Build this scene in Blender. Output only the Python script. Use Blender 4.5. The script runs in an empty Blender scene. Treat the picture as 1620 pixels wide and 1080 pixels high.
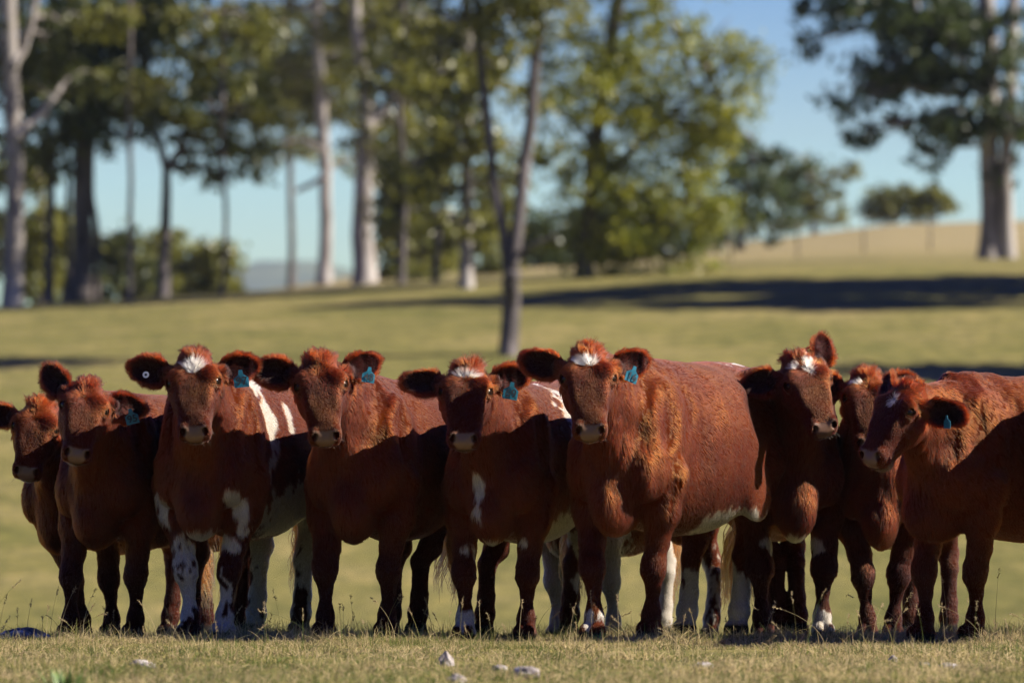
import bpy, math, random, sys, time
import numpy as np
from math import radians, sin, cos, pi
T0 = time.time()
sc = bpy.context.scene
COL = sc.collection
# ------------------------------------------------------------------ camera
F_PX = 9000.0            # focal length in photo pixels (200 mm on 36 mm, 1620 px)
CAM_D = 26.1; CAM_H = 0.75
ROW0 = 752.0             # eye level row
PITCH = math.atan((ROW0 - 540.0) / F_PX)
cam = bpy.data.cameras.new('camera'); camo = bpy.data.objects.new('camera', cam); COL.objects.link(camo)
cam.lens = 200; cam.sensor_width = 36; cam.clip_start = 0.5; cam.clip_end = 20000
camo.location = (0, -CAM_D, CAM_H); camo.rotation_euler = (pi / 2 + PITCH, 0, 0)
cam.dof.use_dof = True; cam.dof.focus_distance = CAM_D - 0.15; cam.dof.aperture_fstop = 3.3
sc.camera = camo
# ------------------------------------------------------------------ light
SUN_EL = radians(36); SUN_AZ = radians(87)     # azimuth: from "towards the camera" round to the right
sun_dir = np.array([sin(SUN_AZ) * cos(SUN_EL), -cos(SUN_AZ) * cos(SUN_EL), sin(SUN_EL)])
sl = bpy.data.lights.new('sun', 'SUN'); sl.energy = 5.0; sl.angle = radians(0.5); sl.color = (1.0, 0.93, 0.82)
so = bpy.data.objects.new('sun', sl); COL.objects.link(so)
from mathutils import Vector, Matrix
so.rotation_euler = Vector(sun_dir).to_track_quat('Z', 'Y').to_euler()
w = bpy.data.worlds.new('World'); sc.world = w; w.use_nodes = True
wn = w.node_tree; bg = wn.nodes['Background']
sky = wn.nodes.new('ShaderNodeTexSky'); sky.sky_type = 'NISHITA'; sky.sun_disc = False
sky.sun_elevation = SUN_EL; sky.sun_rotation = math.atan2(sun_dir[0], sun_dir[1])
sky.air_density = 1.0; sky.dust_density = 0.2; sky.ozone_density = 2.5; sky.altitude = 300
hsv = wn.nodes.new('ShaderNodeHueSaturation'); hsv.inputs['Saturation'].default_value = 2.1; hsv.inputs['Hue'].default_value = 0.545; hsv.inputs['Value'].default_value = 0.88
wn.links.new(sky.outputs[0], hsv.inputs['Color']); wn.links.new(hsv.outputs[0], bg.inputs[0]); bg.inputs[1].default_value = 0.05
sc.view_settings.view_transform = 'Standard'; sc.view_settings.look = 'None'
sc.view_settings.gamma = 1; sc.view_settings.exposure = 1.32; sc.view_settings.use_curve_mapping = False
sc.cycles.use_denoising = True
sc.cycles.max_bounces = 8; sc.cycles.transparent_max_bounces = 8
sc.cycles_curves.shape = 'RIBBONS'

# ------------------------------------------------------------------ helpers
def W(px, py, Y):
    """world X, Z of a photo pixel at world depth Y"""
    d = Y + CAM_D
    e = math.atan((540.0 - py) / F_PX) + PITCH
    return d * (px - 810.0) / F_PX / cos(PITCH), CAM_H + d * math.tan(e)

def tag(o, label=None, cat=None, group=None, kind=None):
    if label: o['label'] = label
    if cat: o['category'] = cat
    if group: o['group'] = group
    if kind: o['kind'] = kind
    return o

def link(name, data, mat=None, parent=None):
    o = bpy.data.objects.new(name, data); COL.objects.link(o)
    if mat is not None: data.materials.append(mat)
    if parent is not None: o.parent = parent
    return o

def mesh_np(name, V, Fq, smooth=True):
    me = bpy.data.meshes.new(name)
    V = np.ascontiguousarray(V, np.float32); Fq = np.ascontiguousarray(Fq, np.int32)
    k = Fq.shape[1]
    me.vertices.add(len(V)); me.vertices.foreach_set('co', V.ravel())
    me.loops.add(Fq.size); me.loops.foreach_set('vertex_index', Fq.ravel())
    me.polygons.add(len(Fq)); me.polygons.foreach_set('loop_start', np.arange(0, Fq.size, k, dtype=np.int32))
    me.update(calc_edges=True)
    if smooth: me.polygons.foreach_set('use_smooth', np.ones(len(Fq), bool))
    me.validate()
    return me

def hashf(ix, iy, iz, seed=0):
    n = (ix.astype(np.int64) * 73856093) ^ (iy.astype(np.int64) * 19349663) ^ (iz.astype(np.int64) * 83492791) ^ (seed * 2654435761)
    n = (n ^ (n >> 13)) * 1274126177 & 0x7fffffff
    n = (n ^ (n >> 15)) * 2246822519 & 0x7fffffff
    return ((n ^ (n >> 12)) & 0xffff) / 65535.0

def noise(P, scale=1.0, seed=0):
    """value noise -1..1"""
    Q = np.asarray(P, float) * scale
    I = np.floor(Q).astype(np.int64); f = Q - I; f = f * f * (3 - 2 * f)
    r = 0
    for a in (0, 1):
        for b in (0, 1):
            for c in (0, 1):
                h = hashf(I[..., 0] + a, I[..., 1] + b, I[..., 2] + c, seed)
                r = r + h * (f[..., 0] if a else 1 - f[..., 0]) * (f[..., 1] if b else 1 - f[..., 1]) * (f[..., 2] if c else 1 - f[..., 2])
    return r * 2 - 1

def fbm(P, scale=1.0, seed=0, n=3):
    r = 0; a = 1.0
    for i in range(n):
        r = r + a * noise(P, scale * 2 ** i, seed + i * 17); a *= 0.5
    return r / 1.6

def nodes(name):
    m = bpy.data.materials.new(name); m.use_nodes = True
    return m, m.node_tree, m.node_tree.nodes['Principled BSDF']

def curves_obj(name, P, R, C, mat, parent=None):
    """P (n,k,3) points, R (k,) or (n,k) radii, C (n,3) colour"""
    n, k = P.shape[:2]
    hc = bpy.data.hair_curves.new(name)
    hc.add_curves([k] * n)
    hc.position_data.foreach_set('vector', np.ascontiguousarray(P, np.float32).ravel())
    a = hc.attributes.get('radius') or hc.attributes.new('radius', 'FLOAT', 'POINT')
    a.data.foreach_set('value', np.ascontiguousarray(np.broadcast_to(R, (n, k)), np.float32).ravel())
    c = hc.attributes.new('tint', 'FLOAT_COLOR', 'CURVE')
    cc = np.ones((n, 4), np.float32); cc[:, :3] = C
    c.data.foreach_set('color', cc.ravel())
    return link(name, hc, mat, parent)

def attr_node(nt, name):
    a = nt.nodes.new('ShaderNodeAttribute'); a.attribute_name = name
    return a

def tex_noise(nt, scale, detail=4, rough=0.6, coord='Object'):
    tc = nt.nodes.new('ShaderNodeTexCoord'); n = nt.nodes.new('ShaderNodeTexNoise')
    n.inputs['Scale'].default_value = scale; n.inputs['Detail'].default_value = detail
    n.inputs['Roughness'].default_value = rough
    nt.links.new(tc.outputs[coord], n.inputs['Vector'])
    return n

def ramp(nt, src, stops):
    r = nt.nodes.new('ShaderNodeValToRGB'); e = r.color_ramp.elements
    while len(e) < len(stops): e.new(0.5)
    for i, (p, c) in enumerate(stops):
        e[i].position = p; e[i].color = (*c, 1)
    nt.links.new(src, r.inputs[0])
    return r

def add_bump(nt, bsdf, src, strength, dist):
    b = nt.nodes.new('ShaderNodeBump'); b.inputs['Strength'].default_value = strength; b.inputs['Distance'].default_value = dist
    nt.links.new(src, b.inputs['Height']); nt.links.new(b.outputs[0], bsdf.inputs['Normal'])

def tube(paths, seg=10):
    """paths: list of (pts (k,3), radii (k,)) -> V, F with closed ends"""
    V = []; Fs = []; base = 0
    ang = np.linspace(0, 2 * pi, seg, endpoint=False)
    for pts, rad in paths:
        pts = np.asarray(pts, float); rad = np.asarray(rad, float)
        T = np.gradient(pts, axis=0); T /= np.linalg.norm(T, axis=1)[:, None] + 1e-9
        up = np.array([0.3, 1.0, 0.1]) if abs(T[0][1]) < .8 else np.array([1.0, 0, 0.2])
        A = np.cross(T, up); A /= np.linalg.norm(A, axis=1)[:, None]; B = np.cross(T, A)
        ring = pts[:, None] + rad[:, None, None] * (np.cos(ang)[None, :, None] * A[:, None] + np.sin(ang)[None, :, None] * B[:, None])
        k = len(pts)
        V.append(ring.reshape(-1, 3)); V.append(pts[:1]); V.append(pts[-1:])
        i = np.arange(k - 1)[:, None] * seg + np.arange(seg)[None]; j = np.arange(k - 1)[:, None] * seg + (np.arange(seg)[None] + 1) % seg
        Fs.append(np.stack([i, j, j + seg, i + seg], -1).reshape(-1, 4) + base)
        c0 = base + k * seg; c1 = c0 + 1; r = np.arange(seg); r2 = (r + 1) % seg
        Fs.append(np.stack([r + base, np.full(seg, c0), np.full(seg, c0), r2 + base], -1))
        Fs.append(np.stack([base + (k - 1) * seg + r, base + (k - 1) * seg + r2, np.full(seg, c1), np.full(seg, c1)], -1))
        base += k * seg + 2
    return np.concatenate(V), np.concatenate(Fs)

def tube_mesh(name, paths, seg=10):
    V, Fq = tube(paths, seg)
    me = bpy.data.meshes.new(name)
    faces = [tuple(dict.fromkeys(f)) for f in Fq.tolist()]
    me.from_pydata(V.tolist(), [], faces); me.update()
    me.polygons.foreach_set('use_smooth', np.ones(len(faces), bool))
    return me

# ------------------------------------------------------------------ terrain
_D = [0, 16, 24, 26.1, 26.6, 28.5, 32, 40, 55, 72]
_Z = [0, 0, 0, 0.0, -0.005, -0.07, -0.24, -0.85, -2.3, -3.7]
def rows(d, c):
    """height above the ground datum beyond 72 m, written as the slope seen from the eye"""
    r150 = np.interp(c, [-3000, 0, 400, 800, 1200, 1620, 4000], [500, 484, 462, 446, 428, 425, 420])
    r300 = np.interp(c, [-3000, 300, 600, 800, 1120, 1400, 1620, 2600, 5000], [640, 480, 428, 418, 386, 352, 344, 330, 420])
    r200 = np.where(c < 500, r150 + 18, r150 * .42 + r300 * .58) * 1.0
    blend = np.clip((c - 350) / 350, 0, 1); r200 = (r150 + 14) * (1 - blend) + (r150 * .5 + r300 * .5) * blend
    r100 = 850; r128 = 565
    ds = [90, 105, 128, 150, 200, 300, 420, 800]
    rs = [np.full_like(c, 1012.0), np.full_like(c, 800.0), np.full_like(c, 565.0) - np.clip((c-400)/1200,-1,1)*8, r150, r200, r300, r300 + 70, np.full_like(c, 650.)]
    out = np.zeros_like(c)
    R = np.stack([np.broadcast_to(r, c.shape) for r in rs], -1)
    ds = np.array(ds, float)
    idx = np.clip(np.searchsorted(ds, d) - 1, 0, len(ds) - 2)
    t = np.clip((d - ds[idx]) / (ds[idx + 1] - ds[idx]), 0, 1)
    a = np.take_along_axis(R, idx[..., None], -1)[..., 0]; b = np.take_along_axis(R, idx[..., None] + 1, -1)[..., 0]
    return a + (b - a) * t
def ground(X, Y):
    X = np.asarray(X, float); Y = np.asarray(Y, float); X, Y = np.broadcast_arrays(X, Y)
    d = Y + CAM_D
    zn = np.interp(d, _D, _Z)
    c = 810 + F_PX * X / np.maximum(d, 60)
    acc = 0
    for k in (-8, -3, 3, 8):               # a little smoothing along depth
        dd = np.maximum(d + k * (d > 100), 90)
        acc = acc + CAM_H + (ROW0 - rows(dd, c)) / F_PX * dd
    zf = acc / 4
    t = np.clip((d - 72) / 18, 0, 1); t = t * t * (3 - 2 * t)
    z = np.where(d < 72, zn, zn * (1 - t) + zf * t)
    z = z + np.where(d > 60, fbm(np.stack([X, Y, 0 * X], -1), 0.06, 5) * 0.12 * np.clip((d-60)/30,0,1), 0)
    near = np.clip(1 - abs(d - 24) / 14, 0, 1)
    return z + near * 0.018 * fbm(np.stack([X, Y, 0 * X], -1), 1.1, 9)

ys = np.concatenate([np.arange(-60, -9, 3.0), np.arange(-9, 4, 0.16), np.arange(4, 40, 1.5), np.arange(40, 300, 3.0), np.arange(300, 800, 25), [1200, 3000, 6100]])
xs = np.concatenate([[-6000, -1500, -500], np.arange(-220, -60, 10.), np.arange(-60, -18, 2.), np.arange(-18, -3.4, .6), np.arange(-3.4, 3.4, .16), np.arange(3.4, 18, .6), np.arange(18, 60, 2.), np.arange(60, 221, 10.), [500, 1500, 6000]])
GX, GY = np.meshgrid(xs, ys)
GZ = ground(GX, GY)
far = np.clip((GY - 700) / 300, 0, 1); GZ = GZ * (1 - far) + (-20) * far
nx = len(xs); i = np.arange(len(ys) - 1)[:, None] * nx + np.arange(nx - 1)[None]
gm = mesh_np('meadow', np.stack([GX, GY, GZ], -1).reshape(-1, 3), np.stack([i, i + 1, i + 1 + nx, i + nx], -1).reshape(-1, 4))
m_ground, nt, b = nodes('pasture')
n1 = tex_noise(nt, 0.22, 7, 0.72); n2 = tex_noise(nt, 2.2, 8, 0.75)
r1 = ramp(nt, n1.outputs[0], [(0.3, (0.095, 0.098, 0.025)), (0.5, (0.158, 0.140, 0.043)), (0.7, (0.238, 0.192, 0.076))])
r2 = ramp(nt, n2.outputs[0], [(0.36, (0.45, 0.50, 0.42)), (0.5, (.95, .95, .95)), (0.64, (1.4, 1.3, 1.2))])
mx = nt.nodes.new('ShaderNodeMix'); mx.data_type = 'RGBA'; mx.blend_type = 'MULTIPLY'; mx.inputs[0].default_value = 1
nt.links.new(r1.outputs[0], mx.inputs[6]); nt.links.new(r2.outputs[0], mx.inputs[7])
# drier grass far up the hill
geo = nt.nodes.new('ShaderNodeTexCoord'); sep = nt.nodes.new('ShaderNodeSeparateXYZ'); nt.links.new(geo.outputs['Object'], sep.inputs[0])
mr = nt.nodes.new('ShaderNodeMapRange'); mr.inputs[1].default_value = 128; mr.inputs[2].default_value = 175
nt.links.new(sep.outputs[1], mr.inputs[0])
mx2 = nt.nodes.new('ShaderNodeMix'); mx2.data_type = 'RGBA'; mx2.inputs[7].default_value = (0.25, 0.20, 0.095, 1)
nt.links.new(mr.outputs[0], mx2.inputs[0]); nt.links.new(mx.outputs[2], mx2.inputs[6])
nt.links.new(mx2.outputs[2], b.inputs['Base Color']); b.inputs['Roughness'].default_value = 0.95; b.inputs['Specular IOR Level'].default_value = 0.1
add_bump(nt, b, n2.outputs[0], 0.5, 0.15)
tag(link('ground', gm, m_ground), kind='structure')

exec_marks = None
# ------------------------------------------------------------------ cattle: signed-distance bodies
BIG = 9.0
def smin(a, b, k):
    h = np.clip(0.5 + 0.5 * (b - a) / k, 0, 1)
    return b + (a - b) * h - k * h * (1 - h)
def smax(a, b, k): return -smin(-a, -b, k)

class Field:
    def __init__(s, xs, ys, zs):
        s.ax = [np.asarray(a, np.float32) for a in (xs, ys, zs)]
        s.D = np.full([len(a) for a in s.ax], BIG, np.float32)
    def region(s, lo, hi):
        sl = []
        for a, l, h in zip(s.ax, lo, hi):
            i0 = max(0, np.searchsorted(a, l) - 1); i1 = min(len(a), np.searchsorted(a, h) + 1)
            if i1 - i0 < 2: return None
            sl.append(slice(i0, i1))
        sl = tuple(sl)
        P = np.stack(np.meshgrid(s.ax[0][sl[0]], s.ax[1][sl[1]], s.ax[2][sl[2]], indexing='ij'), -1)
        return sl, P
    def apply(s, lo, hi, fn, k, sub=False):
        pad = k + 0.03
        r = s.region(np.asarray(lo) - pad, np.asarray(hi) + pad)
        if r is None: return
        sl, P = r; d = fn(P).astype(np.float32)
        s.D[sl] = smax(s.D[sl], -d, k) if sub else smin(s.D[sl], d, k)
    def ell(s, c, r, k=0.03, M=None, sub=False):
        """ellipsoid, M rows = its axes in field space"""
        c = np.asarray(c, float); r = np.asarray(r, float)
        M = np.eye(3) if M is None else np.asarray(M)
        ext = np.sqrt(((M * r[:, None]) ** 2).sum(0))
        def fn(P):
            q = (P - c) @ M.T / r
            n = np.sqrt((q ** 2).sum(-1)) + 1e-9
            g = np.sqrt(((q / r) ** 2).sum(-1)) + 1e-9
            return n * (n - 1) / g
        s.apply(c - ext, c + ext, fn, k, sub)
    def cone(s, a, b, ra, rb, k=0.03):
        a = np.asarray(a, float); b = np.asarray(b, float); ab = b - a; L2 = (ab ** 2).sum()
        lo = np.minimum(a - ra, b - rb); hi = np.maximum(a + ra, b + rb)
        def fn(P):
            t = np.clip(((P - a) @ ab) / L2, 0, 1)
            return np.sqrt(((P - a - t[..., None] * ab) ** 2).sum(-1)) - (ra + (rb - ra) * t)
        s.apply(lo, hi, fn, k)
    def loft(s, O, M, st, k=0.03, p=2.3):
        """st rows: (t, ctr_w, half_v, half_w); axis M[0], v M[1], w M[2]"""
        st = np.asarray(st, float); O = np.asarray(O, float)
        pts = []
        for t, cw, hv, hw in st:
            for sv in (-1, 1):
                for sw in (-1, 1): pts.append(O + M[0] * t + M[1] * sv * hv + M[2] * (cw + sw * hw))
        pts = np.array(pts)
        def fn(P):
            q = (P - O) @ np.asarray(M).T
            t = np.clip(q[..., 0], st[0, 0], st[-1, 0])
            cw = np.interp(t, st[:, 0], st[:, 1]); hv = np.interp(t, st[:, 0], st[:, 2]); hw = np.interp(t, st[:, 0], st[:, 3])
            rr = ((abs(q[..., 1]) / hv) ** p + (abs(q[..., 2] - cw) / hw) ** p) ** (1 / p)
            d = (rr - 1) * np.minimum(hv, hw)
            e = np.maximum(np.maximum(st[0, 0] - q[..., 0], q[..., 0] - st[-1, 0]), 0)
            return np.where(e > 0, np.sqrt(np.maximum(d, 0) ** 2 + e ** 2), d)
        s.apply(pts.min(0), pts.max(0), fn, k)
    def mesh(s):
        D = s.D; S = D < 0
        n = D.shape
        act = np.zeros([m - 1 for m in n], bool); al = np.ones_like(act)
        for a in (0, 1):
            for b in (0, 1):
                for c in (0, 1):
                    q = S[a:n[0] - 1 + a, b:n[1] - 1 + b, c:n[2] - 1 + c]
                    act |= q; al &= q
        act &= ~al
        I = np.argwhere(act); idx = np.full(act.shape, -1, np.int64); idx[act] = np.arange(len(I))
        acc = np.zeros((len(I), 3)); cnt = np.zeros(len(I))
        co = [(a, b, c) for a in (0, 1) for b in (0, 1) for c in (0, 1)]
        for a in co:
            for ax in range(3):
                if a[ax] == 0:
                    b = list(a); b[ax] = 1
                    ia = I + a; ib = I + b
                    da = D[ia[:, 0], ia[:, 1], ia[:, 2]]; db = D[ib[:, 0], ib[:, 1], ib[:, 2]]
                    m = (da < 0) != (db < 0)
                    t = np.where(m, da / np.where(m, da - db, 1), 0)
                    pa = np.stack([s.ax[j][ia[:, j]] for j in range(3)], -1); pb = np.stack([s.ax[j][ib[:, j]] for j in range(3)], -1)
                    acc += np.where(m[:, None], pa + (pb - pa) * t[:, None], 0); cnt += m
        V = acc / cnt[:, None]
        Q = []
        for ax in range(3):
            o1, o2 = [(1, 2), (2, 0), (0, 1)][ax]
            sa = [slice(None)] * 3; sb = [slice(None)] * 3
            sa[ax] = slice(0, -1); sb[ax] = slice(1, None)
            A = S[tuple(sa)]; B = S[tuple(sb)]
            E = np.argwhere(A != B)
            E = E[(E[:, o1] > 0) & (E[:, o2] > 0) & (E[:, o1] < n[o1] - 1) & (E[:, o2] < n[o2] - 1)]
            flip = A[E[:, 0], E[:, 1], E[:, 2]]
            def cell(d1, d2):
                C = E.copy(); C[:, o1] -= d1; C[:, o2] -= d2
                return idx[C[:, 0], C[:, 1], C[:, 2]]
            q = np.stack([cell(1, 1), cell(0, 1), cell(0, 0), cell(1, 0)], -1)
            q[~flip] = q[~flip][:, ::-1]
            Q.append(q)
        return V, np.concatenate(Q)

def relax(V, Q, it, wgt):
    E = np.concatenate([Q[:, [0, 1]], Q[:, [1, 2]], Q[:, [2, 3]], Q[:, [3, 0]]])
    for j in range(it):
        for f in (0.5, -0.52):
            acc = np.zeros_like(V); cnt = np.zeros(len(V))
            for c in range(3):
                acc[:, c] = np.bincount(E[:, 0], V[E[:, 1], c], len(V)) + np.bincount(E[:, 1], V[E[:, 0], c], len(V))
            cnt = np.bincount(E[:, 0], minlength=len(V)) + np.bincount(E[:, 1], minlength=len(V))
            V = V + f * wgt * (acc / cnt[:, None] - V)
    return V

def vnormals(V, Q):
    n = np.cross(V[Q[:, 2]] - V[Q[:, 0]], V[Q[:, 3]] - V[Q[:, 1]])
    N = np.zeros_like(V)
    for c in range(3):
        for j in range(4): N[:, c] += np.bincount(Q[:, j], n[:, c], len(V))
    return N / (np.linalg.norm(N, axis=1)[:, None] + 1e-12)

# materials for the cattle
m_hide, nt, b = nodes('hide')
a = attr_node(nt, 'tint'); nt.links.new(a.outputs['Color'], b.inputs['Base Color'])
wet = attr_node(nt, 'wet'); mr = nt.nodes.new('ShaderNodeMapRange'); mr.inputs[3].default_value = 0.9; mr.inputs[4].default_value = 0.38
nt.links.new(wet.outputs['Fac'], mr.inputs[0]); nt.links.new(mr.outputs[0], b.inputs['Roughness'])
sp = nt.nodes.new('ShaderNodeMapRange'); sp.inputs[3].default_value = .04; sp.inputs[4].default_value = .32; nt.links.new(wet.outputs['Fac'], sp.inputs[0]); nt.links.new(sp.outputs[0], b.inputs['Specular IOR Level'])
nz = tex_noise(nt, 90, 5, 0.7); add_bump(nt, b, nz.outputs[0], 0.12, 0.002)
m_hair, nt, b = nodes('hair')
a = attr_node(nt, 'tint')
h = nt.nodes.new('ShaderNodeBsdfHairPrincipled'); h.parametrization = 'COLOR'
nt.links.new(a.outputs['Color'], h.inputs['Color']); h.inputs['IOR'].default_value = 1.29; h.inputs['Roughness'].default_value = 0.42; h.inputs['Radial Roughness'].default_value = 0.5
nt.links.new(h.outputs[0], nt.nodes['Material Output'].inputs['Surface']); nt.nodes.remove(b)
m_eye, nt, b = nodes('eyeball'); b.inputs['Base Color'].default_value = (0.006, 0.004, 0.003, 1); b.inputs['Roughness'].default_value = 0.16; b.inputs['Specular IOR Level'].default_value = .3
m_tag, nt, b = nodes('blue_plastic'); b.inputs['Base Color'].default_value = (0.004, 0.09, 0.15, 1); b.inputs['Roughness'].default_value = 0.42
nz = tex_noise(nt, 60, 4); r = ramp(nt, nz.outputs[0], [(0.3, (0.003, 0.085, 0.135)), (0.6, (0.005, 0.125, 0.185))]); nt.links.new(r.outputs[0], b.inputs['Base Color'])
m_ink, nt, b = nodes('black_print'); b.inputs['Base Color'].default_value = (0.008, 0.012, 0.02, 1); b.inputs['Roughness'].default_value = 0.7
m_white, nt, b = nodes('white_plastic'); b.inputs['Base Color'].default_value = (0.7, 0.7, 0.72, 1); b.inputs['Roughness'].default_value = 0.45

RED = np.array([0.100, 0.0160, 0.0016])
CREAM = np.array([0.48, 0.42, 0.34])

def head_basis(yaw, pitch, roll):
    y, p, r = radians(yaw), radians(pitch), radians(roll)
    dh = np.array([sin(y), -cos(y), 0.]); v = np.array([cos(y), sin(y), 0.]); z = np.array([0, 0, 1.])
    v2 = v * cos(r) + z * sin(r); z2 = z * cos(r) - v * sin(r)
    return np.array([dh * cos(p) - z2 * sin(p), v2, dh * sin(p) + z2 * cos(p)])   # rows u, v, w (world)

def smooth01(x): x = np.clip(x, 0, 1); return x * x * (3 - 2 * x)

def build_cow(S):
    rng = np.random.default_rng(S['seed']); sd = S['seed']
    s = S.get('s', 1.0); hs = S.get('hs', 1.0) * .925
    psi = radians(S['yaw'])
    f = np.array([-sin(psi), -cos(psi), 0]); l = np.array([cos(psi), -sin(psi), 0.]); z = np.array([0, 0, 1.])
    R = np.array([f, l, z])                       # world -> local rows
    Y0 = S['Y']; X0, _ = W(S['x'], 1011, Y0)
    gz = float(ground(X0, Y0))
    O = np.array([X0, Y0, gz])
    loc = lambda p: (np.asarray(p) - O) @ R.T
    # head
    HB = head_basis(*S['head'])                   # yaw pitch roll in world
    HY = S['hY']; hx, hz = W(*S['poll'], HY)
    Hm = (HB @ R.T)                               # rows u,v,w in local
    Ho = loc([hx, HY, hz]) - Hm[2] * 0.0
    uw = .895 * (1 + rng.uniform(-.02, .02)); vw = 1.11 * (1 + rng.uniform(-.05, .05)); H = lambda u, v, w_: Ho + hs * (Hm[0] * u * uw + Hm[1] * v * vw + Hm[2] * w_)
    # feet (local)
    D_ = dict(s=s)
    def V3(x, y, zz): return np.array([x * s, y * s, zz * s])
    # grid axes
    fine = S.get('fine', 0.0065); co = S.get('coarse', 0.014)
    hp = np.array([H(u, v, w_) for u in (-.06, .50) for v in (-.34, .34) for w_ in (-.22, .05)])
    hl, hh = hp.min(0), hp.max(0)
    # ear reach is limited; tighten by real ear extents below
    lo = np.array([-1.62 * s, -.46 * s, -0.06]); hi = np.array([.35, .46 * s, 1.34 * s])
    lo = np.minimum(lo, hl - .03); hi = np.maximum(hi, hh + .05)
    def axis(l0, h0, a, b_):
        a = max(a, l0); b_ = min(b_, h0)
        return np.concatenate([np.arange(l0, a, co), np.arange(a, b_, fine), np.arange(b_, h0 + co, co)])
    Fd = Field(axis(lo[0], hi[0], hl[0], hh[0]), axis(lo[1], hi[1], hl[1], hh[1]), axis(lo[2], hi[2], hl[2], hh[2]))
    I3 = np.eye(3)
    by = S.get('belly', 1.0)
    bot = [(0.17, .77, .08, .14), (0.10, .79, .12, .21), (0.0, .84, .165, .34), (-.2, .835, .21, .365), (-.5, .815, .27 * by, .38), (-.8, .82, .285 * by, .375),
           (-1.0, .85, .275, .355), (-1.2, .92, .245, .285), (-1.33, .95, .20, .235), (-1.42, .96, .11, .13)]
    st = np.array([(t * s, c * s, a_ * s, b_ * s) for t, c, a_, b_ in reversed(bot)])
    Fd.loft([0, 0, 0], I3, st, .02, 2.1)
    for y in (-1, 1):
        Fd.ell(V3(-.06, .152 * y, .85), V3(.17, .085, .27), .06 * s)
        Fd.ell(V3(.09, .135 * y, .72), V3(.09, .07, .12), .07 * s)
        Fd.ell(V3(-1.02, .235 * y, 1.13), V3(.09, .05, .045), .08 * s)
        Fd.ell(V3(-1.40, .10 * y, 1.06), V3(.05, .045, .05), .07 * s)
        Fd.ell(V3(-1.20, .17 * y, .82), V3(.19, .125, .27), .08 * s)
        Fd.ell(V3(-.95, .25 * y, .60), V3(.13, .045, .10), .07 * s)
    Fd.ell(V3(.09, 0, .565), V3(.15, .075, .12), .06 * s)
    Fd.ell(V3(.15, 0, .62), V3(.08, .07, .12), .06 * s)
    for y in (-1, 1):
        Fd.ell(V3(-.90, .325 * y, .99), V3(.13, .06, .13), .07 * s, sub=True)
        Fd.ell(V3(-.30, .305 * y, .72), V3(.07, .06, .24), .06 * s, sub=True)
        Fd.ell(V3(.03, .235 * y, .98), V3(.07, .05, .16), .05 * s, sub=True)
    # neck
    Fd.cone(V3(-.08, 0, 1.06), H(.02, 0, -.12), .12 * s, .08 * hs, .07)
    Fd.cone(V3(-.02, 0, .90), H(.08, 0, -.15), .155 * s, .085 * hs, .07)
    Fd.cone(V3(.06, 0, .70), H(.13, 0, -.18), .115 * s, .06 * hs, .07)
    # legs
    legs = []
    for nm, y in (('FL', 1), ('FR', -1), ('HL', 1), ('HR', -1)):
        foot = S.get(nm)
        fr = nm[0] == 'F'
        if foot is None:
            fx, fy = (0.0 if fr else -1.27 * s), (.145 if fr else .15) * y * s
        else:
            fy_w = foot[1]; wx, _ = W(foot[0], 1011, fy_w)
            fx, fy = loc([wx, fy_w, 0])[:2]
        wp = np.array([fx, fy, 0]) @ R + O
        gzl = float(ground(wp[0], wp[1])) - gz
        if fr:
            hipx, hipy = -.06 * s, .17 * s * y
            def at(t, zz): return np.array([hipx + (fx - hipx) * t, hipy + (fy - hipy) * t, zz * s + gzl * (1 if zz < .2 else 0)])
            J = [(at(0, .70), .11), (at(.25, .55), .088), (at(.55, .42), .058), (at(.72, .33) + V3(.014, 0, 0), .057), (at(.78, .29) + V3(.014, 0, 0), .053),
                 (at(.86, .22), .031), (at(.95, .14), .030), (at(.99, .10), .042), (at(1, .065), .037)]
        else:
            hipx, hipy = -1.15 * s, .17 * s * y
            kx = fx - .06 * s
            J = [(np.array([hipx, hipy, .78 * s]), .17), (np.array([hipx * .5 + kx * .5, (hipy + fy) / 2, .62 * s]), .125),
                 (np.array([kx - .01 * s, hipy * .25 + fy * .75, .48 * s]), .062), (np.array([kx - .035 * s, hipy * .15 + fy * .85, .40 * s]), .060),
                 (np.array([kx + .0 * s, fy, .33 * s]), .046), (np.array([kx + .02 * s, fy, .2 * s + gzl]), .042), (np.array([kx + .045 * s, fy, .12 * s + gzl]), .049),
                 (np.array([kx + .06 * s, fy, .07 * s + gzl]), .043)]
        lf = S.get('legw', .91)
        for (p, ra), (q, rb) in zip(J[:-1], J[1:]): Fd.cone(p, q, ra * s * lf, rb * s * lf, .028)
        e = J[-1][0]
        Fd.ell(np.array([e[0] + .022 * s, e[1] + .024 * s, gzl + .035 * s]), V3(.062, .029, .045), .014)
        Fd.ell(np.array([e[0] + .022 * s, e[1] - .024 * s, gzl + .035 * s]), V3(.062, .029, .045), .014)
        legs.append((J, gzl))
    # head
    def E(c, r, k=.02, sub=False, M=None): Fd.ell(H(*c), np.array(r) * hs * np.array([uw, vw, 1]), k, Hm if M is None else M, sub)
    stn = [(.00, -.082, .058, .070), (.04, -.085, .080, .082), (.08, -.090, .096, .094), (.12, -.096, .106, .100), (.17, -.100, .101, .103), (.22, -.103, .091, .098), (.28, -.100, .080, .086),
           (.34, -.090, .073, .070), (.395, -.094, .069, .056), (.44, -.108, .060, .034)]
    Fd.loft(Ho, Hm, np.array([(t * hs * uw, c * hs, a_ * hs * vw, b_ * hs) for t, c, a_, b_ in stn]), .03, 2.75)
    E((.035, 0, -.075), (.085, .078, .075)); E((-.015, 0, -.065), (.045, .048, .045), .035)
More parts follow.
